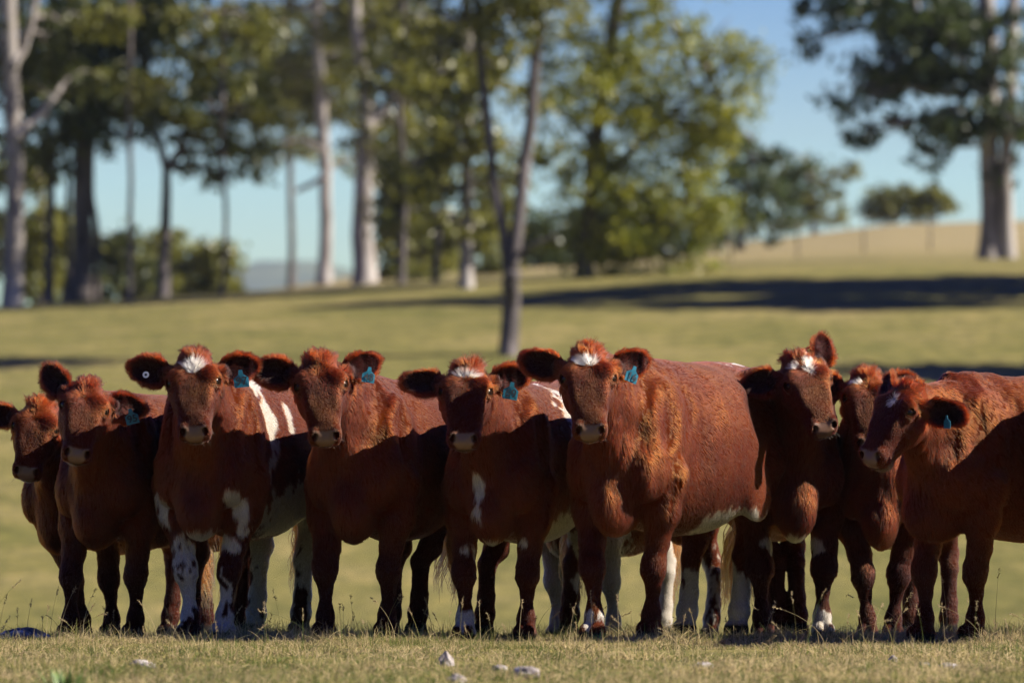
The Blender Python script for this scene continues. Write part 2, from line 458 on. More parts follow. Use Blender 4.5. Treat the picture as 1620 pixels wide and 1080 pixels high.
    for y in (-1, 1):
        E((.165, .070 * y, -.135), (.095, .034, .065), .03)
        E((.130, .088 * y, -.040), (.044, .034, .034), .02); E((.112, .090 * y, -.022), (.030, .026, .014), .012); E((.160, .094 * y, -.044), (.022, .020, .016), .012)
        E((.10, .066 * y, -.012), (.04, .030, .020), .03)
        E((.20, .06 * y, -.04), (.09, .02, .03), .03)
        E((.405, .049 * y, -.060), (.034, .022, .028), .02)
    E((.412, 0, -.098), (.050, .070, .044), .02)
    E((.395, 0, -.157), (.044, .052, .026), .015)
    E((.30, 0, -.155), (.12, .045, .03), .03)
    # ears
    ears = []
    for y, key in ((1, 'earL'), (-1, 'earR')):
        el, bk, tw = S.get(key, (12, 12, 0))
        el, bk, tw = radians(el), radians(bk), radians(tw)
        upv = -Hm[0] * .92 + Hm[2] * .38; upv /= np.linalg.norm(upv)
        fw = Hm[2] * .92 + Hm[0] * .38; fw /= np.linalg.norm(fw)
        e = (Hm[1] * y * cos(el) + upv * sin(el)) * cos(bk) - fw * sin(bk)
        e /= np.linalg.norm(e)
        nrm = fw * cos(bk) + Hm[1] * y * sin(bk); nrm = nrm - e * (nrm @ e); nrm /= np.linalg.norm(nrm)
        wd = np.cross(e, nrm) * y; wd /= np.linalg.norm(wd)         # towards top of the ear
        if wd @ upv < 0: wd = -wd
        n2 = nrm * cos(tw) - wd * sin(tw); wd = wd * cos(tw) + nrm * sin(tw); nrm = n2
        rt = H(.060, .080 * y, -.080)
        esz = S.get('ear', 1.0) * hs * 1.10
        Lh, Lw = .098 * esz, .060 * esz; a0 = .120 * esz
        Fd.cone(rt - e * .02, rt + e * .05 * esz, .036 * esz, .026 * esz, .02)
        c = rt + e * a0
        lo_ = c - Lh - .02; hi_ = c + Lh + .02
        def fn(P, rt=rt, e=e, wd=wd, nrm=nrm, Lh=Lh, Lw=Lw, a0=a0, esz=esz):
            q = P - rt; A = q @ e; B = q @ wd; Cc = q @ nrm
            ta = (A - a0) / Lh
            ww = Lw * (1 - .18 * ta)
            g = (np.sqrt(ta ** 2 + (B / ww) ** 2) - 1) * Lw
            cup = 7.0 / esz * B ** 2 + 1.2 * np.maximum(A - a0, 0) ** 2 - .012
            return smax(g, abs(Cc - cup) * .8 - .0085, .008)
        Fd.apply(lo_, hi_, fn, .016)
        ears.append((rt, e, wd, nrm, Lh, Lw, a0, esz))
    for y in (-1, 1):
        E((.424, .048 * y, -.056), (.027, .0125, .019), .006, True)
        E((.138, .120 * y, -.022), (.024, .028, .0175), .005, True)
    E((.43, 0, -.136), (.060, .075, .0045), .006, True)
    # tail
    tl = S.get('tail', (0.0, 0.0))
    tp = [V3(-1.42, 0, 1.10), V3(-1.50, .01 + tl[0] * .3, 1.0), V3(-1.50, .0 + tl[0] * .6, .8), V3(-1.47, tl[0], .58)]
    for (p, q, ra, rb) in zip(tp[:-1], tp[1:], (.035, .026, .02), (.026, .02, .015)): Fd.cone(p, q, ra, rb, .02)
    V, Q = Fd.mesh()
    V = relax(V, Q, 2, 1.0)
    N = vnormals(V, Q)
    # regions
    def headc(P): return ((P - Ho) @ Hm.T) / hs / np.array([uw, vw, 1])
    segs = []   # a, b, flow direction, length, lift
    dn = np.array([0, 0, -1.])
    def sg(a_, b_, d, ln, lift): d = np.asarray(d, float); segs.append((np.asarray(a_, float), np.asarray(b_, float), d / np.linalg.norm(d), ln, lift))
    sg(V3(.0, 0, 1.0), V3(-1.3, 0, 1.05), (-1, 0, -.55), .022, .13)
    sg(V3(-.2, 0, .7), V3(-1.1, 0, .7), (-1, 0, -.9), .025, .13)
    pc = H(.06, 0, -.13)
    nd = V3(-.05, 0, .9) - pc; nd = nd / np.linalg.norm(nd)
    sg(V3(-.05, 0, 1.0), pc, nd + dn * .5, .028, .15)
    sg(V3(.05, 0, .75), H(.2, 0, -.2), nd * .3 + dn * 1.1, .034, .2)
    sg(V3(.1, 0, .5), V3(.15, 0, .7), dn + np.array([-.2, 0, 0]), .032, .26)
    for J, _ in legs:
        for (p, _r), (q, _r2) in zip(J[1:-1], J[2:]): sg(p, q, q - p, .014 if q[2] > .3 * s else .012, .2)
        sg(J[0][0], J[1][0], (-.3, 0, -1), .022, .14)
    sg(H(.12, 0, -.09), H(.42, 0, -.09), Hm[0], .008, .22)
    SA = np.array([g[0] for g in segs]); SB = np.array([g[1] for g in segs]); SD = np.array([g[2] for g in segs])
    SL = np.array([g[3] for g in segs]); SF = np.array([g[4] for g in segs])
    RW = np.array([.3, .28, .2, .17, .15] + [.05] * (len(segs) - 6) + [.09]) 
    def flow(P):
        ws = np.zeros(len(P)); d_ = np.zeros((len(P), 3)); L = np.zeros(len(P)); Fl = np.zeros(len(P))
        for a_, b_, d, ln, lf_, rw in zip(SA, SB, SD, SL, SF, RW):
            ab = b_ - a_; t = np.clip(((P - a_) @ ab) / (ab @ ab), 0, 1)
            r = np.linalg.norm(P - a_ - t[:, None] * ab, axis=1) / rw
            wt = 1 / (r ** 5 + .02)
            ws += wt; d_ += wt[:, None] * d; L += wt * ln; Fl += wt * lf_
        return d_ / ws[:, None], L / ws, Fl / ws
    def ear_c(P):
        out = []
        for rt, e, wd, nrm, Lh, Lw, a0, esz in ears:
            q = P - rt; out.append((((q @ e) - a0) / Lh, (q @ wd) / Lw, (q @ nrm)))
        return out
    whites = S.get('white', [])
    def coat(P):
        """colour, hairiness, wetness at local points"""
        h = headc(P); u, v, w_ = h[:, 0], h[:, 1], h[:, 2]
        inhead = (u > -.1) & (u < .5) & (abs(v) < .14) & (w_ > -.21) & (w_ < .06)
        nz1 = fbm(P, 7, sd, 3); nz2 = fbm(P * np.array([1, 1, .5]), 45, sd + 5, 2)
        base = RED * S.get('tone', 1.0)
        c = base[None] * (1 + .34 * nz1 + .16 * nz2)[:, None]
        # darker lower legs, colour deepened further to stand for shade; browner face
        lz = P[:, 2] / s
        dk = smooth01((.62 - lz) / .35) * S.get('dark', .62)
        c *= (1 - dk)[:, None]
        fc = inhead * smooth01((u - .05) / .12) * .15
        c *= (1 - fc)[:, None]
        c[:, 1] *= 1 + .25 * nz1; c[:, 2] *= 1 + .25 * nz1
        # warm crown and ear hair
        crown = inhead * smooth01((.05 - u) / .06)
        c = c * (1 - crown * .18)[:, None]
        m = np.zeros(len(P))
        for wt in whites:
            kind, ctr, rad, amp, fr = wt
            Q_ = h if kind == 'h' else P / s
            q = (Q_ - np.asarray(ctr)) / np.asarray(rad)
            val = 1 - np.sqrt((q ** 2).sum(1)) + amp * fbm(Q_, fr, sd + 31, 3) + (.22 if kind == 'h' else .45) * fbm(Q_ * np.array([1, 1, .5]), 45, sd + 37, 2)
            if kind == 'b': val = np.where(inhead, -1, val)
            m = np.maximum(m, smooth01(val / .12 + .5))
        c = c * (1 - m)[:, None] + (CREAM * (1 + .08 * nz1[:, None])) * m[:, None]
        hair = np.ones(len(P)); wetv = np.zeros(len(P))
        # muzzle pad
        pad = inhead * smooth01((u - .392 - (w_ + .06) * .15 + .005 * noise(P, 120, sd)) / .012) * (w_ > -.130) * smooth01((.052 + (w_ + .06) * .25 - abs(v) + .004 * noise(P, 90, sd + 6)) / .012)
        padc = np.array([.165, .09, .056]) * S.get('pad', 1.0) * (1 + .15 * fbm(P, 60, sd + 2)[:, None])
        edge = smooth01((abs(v) - .045) / .02)
        padc = padc * (1 - .65 * edge[:, None]) * (1 - .30 * smooth01((w_ + .07) / .03))[:, None]
        c = c * (1 - pad)[:, None] + padc * pad[:, None]; wetv = pad; hair = 1 - pad
        for sy in (-1, 1):
            dn_ = np.sqrt(((u - .424) / .034) ** 2 + ((v - sy * .048) / .0155) ** 2 + ((w_ + .056) / .021) ** 2)
            nm_ = inhead * smooth01((1.0 - dn_) / .35)
            c *= (1 - .93 * nm_)[:, None]
            de = np.sqrt(((u - .138) / .036) ** 2 + ((v - sy * .112) / .045) ** 2 + ((w_ + .027) / .028) ** 2)
            em = inhead * smooth01((1.1 - de) / .4)
            c = c * (1 - em * .55)[:, None] + np.array([.16, .06, .022]) * (em * .55)[:, None]
            ei = inhead * smooth01((.72 - de) / .15)
            c *= (1 - .85 * ei)[:, None]
            hair = hair * (1 - nm_) * (1 - smooth01((.95 - de) / .2) * inhead)
        mo = inhead * (u > .36) * smooth01((.009 - abs(w_ + .136)) / .004)
        c *= (1 - .75 * mo)[:, None]
        lip = inhead * (u > .375) * (w_ < -.136)
        c = np.where((lip > 0)[:, None], c * .4 + np.array([.16, .11, .08]) * .6, c); hair = np.where(lip > 0, hair * .5, hair)
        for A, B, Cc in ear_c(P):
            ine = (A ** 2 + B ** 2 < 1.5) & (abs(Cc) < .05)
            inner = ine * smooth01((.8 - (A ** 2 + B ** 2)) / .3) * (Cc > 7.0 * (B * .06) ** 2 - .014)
            c *= (1 - .80 * inner)[:, None]  # dark inner ear hair, deepened in colour to imitate shade in the cup
        hoof = smooth01((.045 - (P[:, 2]) / s) / .015) * (P[:, 2] < .2)
        c = c * (1 - hoof)[:, None] + np.array([.02, .016, .013]) * hoof[:, None]; hair *= (1 - hoof)
        return np.clip(c, .002, .9), hair, wetv, inhead, h, m
    # skin wrinkles on neck and shoulder
    _, _, _, inh, hh_, _ = coat(V)
    fold = fbm(V * np.array([1, 1, .35]), 16, sd + 3, 3) * (~inh) * smooth01((V[:, 0] / s + .5) / .4) * smooth01((V[:, 2] / s - .45) / .2)
    lump = fbm(V, 5, sd + 4, 2) * (~inh) * (V[:, 2] > .3)
    V = V + N * (fold * .012 + lump * .011 + fbm(V, 30, sd + 8, 2) * .0006)[:, None]
    fr_ = inh * smooth01((.16 - hh_[:, 0]) / .1) * (hh_[:, 2] > -.09)
    V = V + N * (fbm(V, 38, sd + 9, 2) * .005 * fr_)[:, None]
    N = vnormals(V, Q)
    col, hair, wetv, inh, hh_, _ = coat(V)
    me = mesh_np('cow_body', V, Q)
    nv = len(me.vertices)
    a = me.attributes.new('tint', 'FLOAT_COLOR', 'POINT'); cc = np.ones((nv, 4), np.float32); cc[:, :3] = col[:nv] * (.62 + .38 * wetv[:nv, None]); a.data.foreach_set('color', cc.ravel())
    a = me.attributes.new('wet', 'FLOAT', 'POINT'); a.data.foreach_set('value', wetv[:nv].astype(np.float32))
    body = link('cow', me, m_hide)
    body.matrix_world = Matrix([[R[0][0], R[1][0], 0, O[0]], [R[0][1], R[1][1], 0, O[1]], [0, 0, 1, O[2]], [0, 0, 0, 1]])
    tag(body, S['label'], 'cow', 'red and roan cattle standing in a row')
    # ---- hair
    dens = S.get('dens', 1.0)
    P4 = V[Q]; areas = .5 * np.linalg.norm(np.cross(P4[:, 2] - P4[:, 0], P4[:, 3] - P4[:, 1]), axis=1)
    fc = P4.mean(1); hc_ = headc(fc)
    fhead = (hc_[:, 0] > -.12) & (hc_[:, 0] < .5) & (abs(hc_[:, 1]) < .36) & (hc_[:, 2] > -.22) & (hc_[:, 2] < .1)
    tuftf = fhead & (hc_[:, 0] < .075) & (abs(hc_[:, 1]) < .11) & (hc_[:, 2] > -.10)
    wgt = areas * (42000 * dens) * np.where(fhead, 2.6, 1.0) * np.where(tuftf, .75, 1)
    # belly side away from the light still gets hair, hooves none
    nper = rng.poisson(wgt)
    fi = np.repeat(np.arange(len(Q)), nper); n = len(fi)
    a_, b_ = rng.random(n), rng.random(n)
    p = (P4[fi, 0] * ((1 - a_) * (1 - b_))[:, None] + P4[fi, 1] * (a_ * (1 - b_))[:, None] + P4[fi, 2] * (a_ * b_)[:, None] + P4[fi, 3] * ((1 - a_) * b_)[:, None])
    N4 = N[Q]
    nn = (N4[fi, 0] * ((1 - a_) * (1 - b_))[:, None] + N4[fi, 1] * (a_ * (1 - b_))[:, None] + N4[fi, 2] * (a_ * b_)[:, None] + N4[fi, 3] * ((1 - a_) * b_)[:, None])
    nn /= np.linalg.norm(nn, axis=1)[:, None] + 1e-9
    c, hr, wv, inh, h, mw = coat(p)
    keep = rng.random(n) < hr
    p, nn, c, inh, h, mw = p[keep], nn[keep], c[keep], inh[keep], h[keep], mw[keep]; n = len(p)
    fl, L, lift = flow(p)
    u, v, w_ = h[:, 0], h[:, 1], h[:, 2]
    # face whorl at u=.10: hair runs up above and down below
    face = inh & (u < .27)
    up = smooth01((.10 - u) / .06)
    fd = Hm[0][None] * ((u - .095) * 14)[:, None] + Hm[1][None] * (v * 14)[:, None] + Hm[2][None] * .1
    wf = (face * smooth01((.26 - u) / .14) * smooth01((w_ + .11) / .04))[:, None]
    fl = fl * (1 - wf) + fd * wf
    L = np.where(inh, .0075 + .0045 * smooth01((.28 - u) / .14) + .006 * smooth01((-.10 - w_) / .05) + .007 * smooth01((.19 - u) / .12) * smooth01((w_ + .09) / .04), L)
    lift = np.where(inh, .28, lift)
    tw_ = (u > -.1) * (w_ < .08) * smooth01((.034 + .016 * noise(p, 22, sd + 77) - u) / .035) * smooth01((.098 - abs(v) + .02 * noise(p, 25, sd + 78)) / .05) * smooth01((w_ + .11) / .04)
    tuft = tw_ * S.get('tuft', 1.0)
    td = -Hm[0][None] * .9 + Hm[2][None] * (.2 + .5 * noise(p, 20, sd + 79))[:, None] + Hm[1][None] * (v * 11 + .9 * noise(p, 45, sd + 80) + .3 * rng.standard_normal(n))[:, None] + S.get('sweep', 0) * Hm[1][None]
    fl = fl * (1 - tw_[:, None]) + td * tw_[:, None]
    L = L + tuft * (.033 + .026 * noise(p, 60, sd)) * (.45 + 1.0 * rng.random(n) ** 1.5); lift = lift + tw_ * (.15 + .5 * noise(p, 45, sd + 81))
    # white blaze hair is long and fans out
    wb = inh & (mw > .5) & (u < .16)
    L = np.where(wb, L + .012, L); lift = np.where(wb, .45, lift)
    for (A, B, Cc), (rt, e, wd, nrm, Lh, Lw, a0, esz) in zip(ear_c(p), ears):
        ine = (A > -1.2) & (A < 1.15) & (abs(B) < 1.4) & (abs(Cc) < .05)
        rim = np.sqrt(A ** 2 + B ** 2)
        ed = e[None] * (.7 + .5 * A)[:, None] + wd[None] * (B * 1.1)[:, None]
        fl = np.where(ine[:, None], ed, fl)
        L = np.where(ine, .013 + .020 * smooth01((rim - .65) / .35), L); lift = np.where(ine, .35, lift)
    fl = fl + .30 * np.stack([fbm(p, 3.2, sd + 40 + k_, 2) for k_ in range(3)], -1) + .02 * np.stack([noise(p, 34, sd + 50 + k_) for k_ in range(3)], -1)
    tn = fl - nn * (fl * nn).sum(1)[:, None]; tn /= np.linalg.norm(tn, axis=1)[:, None] + 1e-9
    lift = np.clip(lift + .03 * rng.standard_normal(n) + .01 * noise(p, 30, sd + 60), .11, 1.5)
    L = L * S.get('shag', 1.0) * (.75 + .5 * rng.random(n))
    jit = rng.standard_normal((n, 3)) * (.03 + .06 * tw_[:, None])
    d0 = tn * np.cos(lift)[:, None] + nn * np.sin(lift)[:, None] + jit
    d1 = tn + nn * (lift * .35)[:, None] + jit * 2
    grav = np.array([0, 0, -.25])[None] - nn * (-.25 * nn[:, 2] - .03)[:, None]
    d1 = d1 + grav; d1 /= np.linalg.norm(d1, axis=1)[:, None]; d0 /= np.linalg.norm(d0, axis=1)[:, None]
    root = p - nn * .0008
    pts = np.stack([root, root + d0 * (L * .4)[:, None], root + d0 * (L * .6)[:, None] + d1 * (L * .4)[:, None]], 1)
    cell = np.floor(p / np.where(tw_ > .4, .011, .017)[:, None] + .6 * np.stack([noise(p, 40, sd + 90 + k_) for k_ in range(3)], -1)).astype(np.int64)
    key = (cell[:, 0] * 73856093) ^ (cell[:, 1] * 19349663) ^ (cell[:, 2] * 83492791)
    _, inv = np.unique(key, return_inverse=True); inv = inv.ravel(); cnt = np.bincount(inv).astype(float)
    tip = np.stack([np.bincount(inv, pts[:, 2, k_]) for k_ in range(3)], -1) / cnt[:, None]
    mid = np.stack([np.bincount(inv, pts[:, 1, k_]) for k_ in range(3)], -1) / cnt[:, None]
    ext = tip + (tip - mid) * .25
    cw_ = np.clip(.0 + .70 * tw_ + .16 * np.where(inh, 0, smooth01((L - .015) / .015)) + .2 * wb, 0, .75)[:, None]
    pts[:, 2] += (ext[inv] - pts[:, 2]) * cw_; pts[:, 1] += (mid[inv] - pts[:, 1]) * cw_ * .35
    lk = np.random.default_rng(sd).random(len(cnt))[inv]
    c = c * (.88 + .24 * lk)[:, None]
    rad = np.array([.00068, .0006, .0002])[None] * (1 + .9 * tw_)[:, None] * (.8 + .5 * rng.random(n))[:, None]
    c = c * (.88 + .24 * rng.random(n))[:, None]
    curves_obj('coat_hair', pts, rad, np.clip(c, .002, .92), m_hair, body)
    # ---- tail switch
    k = 260; te = tp[-1]
    stt = te + rng.standard_normal((k, 3)) * .012 + np.array([0, 0, 1.]) * rng.random((k, 1)) * .12
    ln = (.28 + .2 * rng.random(k)) * S.get('tailhair', 1.0)
    tt = np.linspace(0, 1, 8)
    lock = rng.integers(0, 7, k); lo_ = rng.standard_normal((7, 2)) * .035; ph = rng.random(7) * 6
    pts = stt[:, None] + np.stack([lo_[lock, 0][:, None] * tt + .012 * np.sin(tt * 9 + ph[lock][:, None]), lo_[lock, 1][:, None] * tt + tl[1] * tt ** 1.5 + .012 * np.cos(tt * 11 + ph[lock][:, None]), -tt[None] * ln[:, None]], -1)
    tc = np.array([.12, .045, .012]) * (.6 + .8 * rng.random((k, 1)))
    if S.get('wtail'): tc = np.array([.30, .14, .035]) * (.6 + .6 * rng.random((k, 1)))
    curves_obj('tail_switch', pts, np.array([.0016] * 6 + [.0012, .0004])[None], tc, m_hair, body)
    # ---- whiskers
    k = 26; vv = rng.uniform(-.06, .06, k); uu = rng.uniform(.36, .44, k)
    st_ = np.array([H(u_, v_, -.13 - .02 * (1 - (v_ / .06) ** 2) * 0) for u_, v_ in zip(uu, vv)])
    dd = Hm[0][None] * .6 - Hm[2][None] * .5 + Hm[1][None] * np.sign(vv)[:, None] * .8 + rng.standard_normal((k, 3)) * .35
    dd /= np.linalg.norm(dd, axis=1)[:, None]; LL = (.02 + .03 * rng.random(k))[:, None]
    pts = np.stack([st_, st_ + dd * LL * .5, st_ + dd * LL + dn * .006], 1)
    curves_obj('whiskers', pts, np.array([.0005, .0004, .0002])[None], np.tile([.16, .08, .04], (k, 1)), m_hair, body)
    # ---- eyes
    for y in (-1, 1):
        e_ = link('eye', EYE_ME, None, body); e_.location = H(.138, .092 * y, -.032); e_.scale = (.0235 * hs,) * 3
    # ---- ear tags
    for (key, idx) in (('tagL', 0), ('tagR', 1)):
        if key not in S: continue
        txt, a_pos, b_pos, tyaw, troll, tsz = S[key]
        rt, e, wd, nrm, Lh, Lw, a0, esz = ears[idx]
        pos = rt + e * (a0 + a_pos * Lh) + wd * (b_pos * Lw) + nrm * .055
        posw = pos @ R + O
        if txt == 'o':
            rg = link('button_tag', BUTTON_ME, m_white, body); cn = link('button_centre', BUTTONC_ME, m_ink, rg)
            nw = nrm @ R; q = Vector(nw * .4 + np.array([0, -1, 0])).to_track_quat('Y', 'Z')
            rg.matrix_world = Matrix.Translation(Vector(posw + nw * -.004)) @ q.to_matrix().to_4x4() @ Matrix.Rotation(pi, 4, 'Z')
            fixp(rg, body); continue
        tg = link('ear_tag', TAG_ME, None, body)
        M = Matrix.Translation(Vector(posw)) @ Matrix.Rotation(radians(tyaw), 4, 'Z') @ Matrix.Rotation(radians(troll), 4, 'Y') @ Matrix.Scale(tsz * 0.98, 4)
        tg.matrix_world = M; fixp(tg, body)
        if txt:
            nm_ = link('tag_number', text_mesh(txt), m_ink, tg); nm_.location = (0, -.0035, -.047); nm_.rotation_euler = (pi / 2, 0, 0)
    print('cow', S['name'], len(V), 'verts', n, 'hairs', round(time.time() - T0, 1), flush=True)
    return body

def fixp(o, parent):
    o.matrix_parent_inverse = Matrix.Identity(4)
    mw = o.matrix_world.copy(); o.matrix_basis = parent.matrix_world.inverted() @ o.matrix_basis if False else parent.matrix_world.inverted() @ mw

_tm = {}
def text_mesh(s_):
    if s_ in _tm: return _tm[s_]
    cu = bpy.data.curves.new('t', 'FONT'); cu.body = s_; cu.align_x = 'CENTER'; cu.align_y = 'CENTER'; cu.size = .057; cu.extrude = .0004; cu.offset = .0005
    to = bpy.data.objects.new('t', cu); COL.objects.link(to); dg = bpy.context.evaluated_depsgraph_get(); dg.update()
    me = bpy.data.meshes.new_from_object(to.evaluated_get(dg)); me.name = 'tag_number'; me.materials.clear()
    bpy.data.objects.remove(to); bpy.data.curves.remove(cu); _tm[s_] = me
    return me

def sphere_mesh(name, nu=24, nv=14):
    V = []; Fc = []
    for j in range(nv + 1):
        t = pi * j / nv
        for i_ in range(nu):
            p_ = 2 * pi * i_ / nu; V.append((sin(t) * cos(p_), sin(t) * sin(p_), cos(t)))
    for j in range(nv):
        for i_ in range(nu): Fc.append((j * nu + i_, (j + 1) * nu + i_, (j + 1) * nu + (i_ + 1) % nu, j * nu + (i_ + 1) % nu))
    return mesh_np(name, np.array(V), np.array(Fc))
EYE_ME = sphere_mesh('eye'); EYE_ME.materials.append(m_eye)
def prism(name, outline, th):
    n = len(outline)
    V = [(x, -th / 2, z_) for x, z_ in outline] + [(x, th / 2, z_) for x, z_ in outline]
    Fc = [tuple(range(n)), tuple(range(2 * n - 1, n - 1, -1))] + [(i_, i_ + n, (i_ + 1) % n + n, (i_ + 1) % n) for i_ in range(n)]
    me = bpy.data.meshes.new(name); me.from_pydata(V, [], Fc); me.update(); return me
TAG_ME = prism('ear_tag', [(-.036, -.075), (.036, -.075), (.037, -.03), (.012, -.012), (.009, .010), (-.009, .010), (-.012, -.012), (-.037, -.03)], .003)
# slight bend of the tag plate
for v_ in TAG_ME.vertices: v_.co.y += 3.0 * v_.co.x ** 2 * (1 if v_.co.z < -.02 else 0)
TAG_ME.materials.append(m_tag)
def disc(name, r0, r1, th, n=24):
    V = []; Fc = []
    for i_ in range(n):
        a_ = 2 * pi * i_ / n
        for r, yy in ((r1, -th / 2), (r0, -th / 2), (r0, th / 2), (r1, th / 2)): V.append((r * cos(a_), yy, r * sin(a_)))
    for i_ in range(n):
        j = (i_ + 1) % n
        for k in range(4): Fc.append((i_ * 4 + k, i_ * 4 + (k + 1) % 4, j * 4 + (k + 1) % 4, j * 4 + k))
    me = bpy.data.meshes.new(name); me.from_pydata(V, [], Fc); me.update(); return me
BUTTON_ME = disc('button_tag', .006, .0145, .004); BUTTONC_ME = disc('button_centre', .0005, .0055, .006)

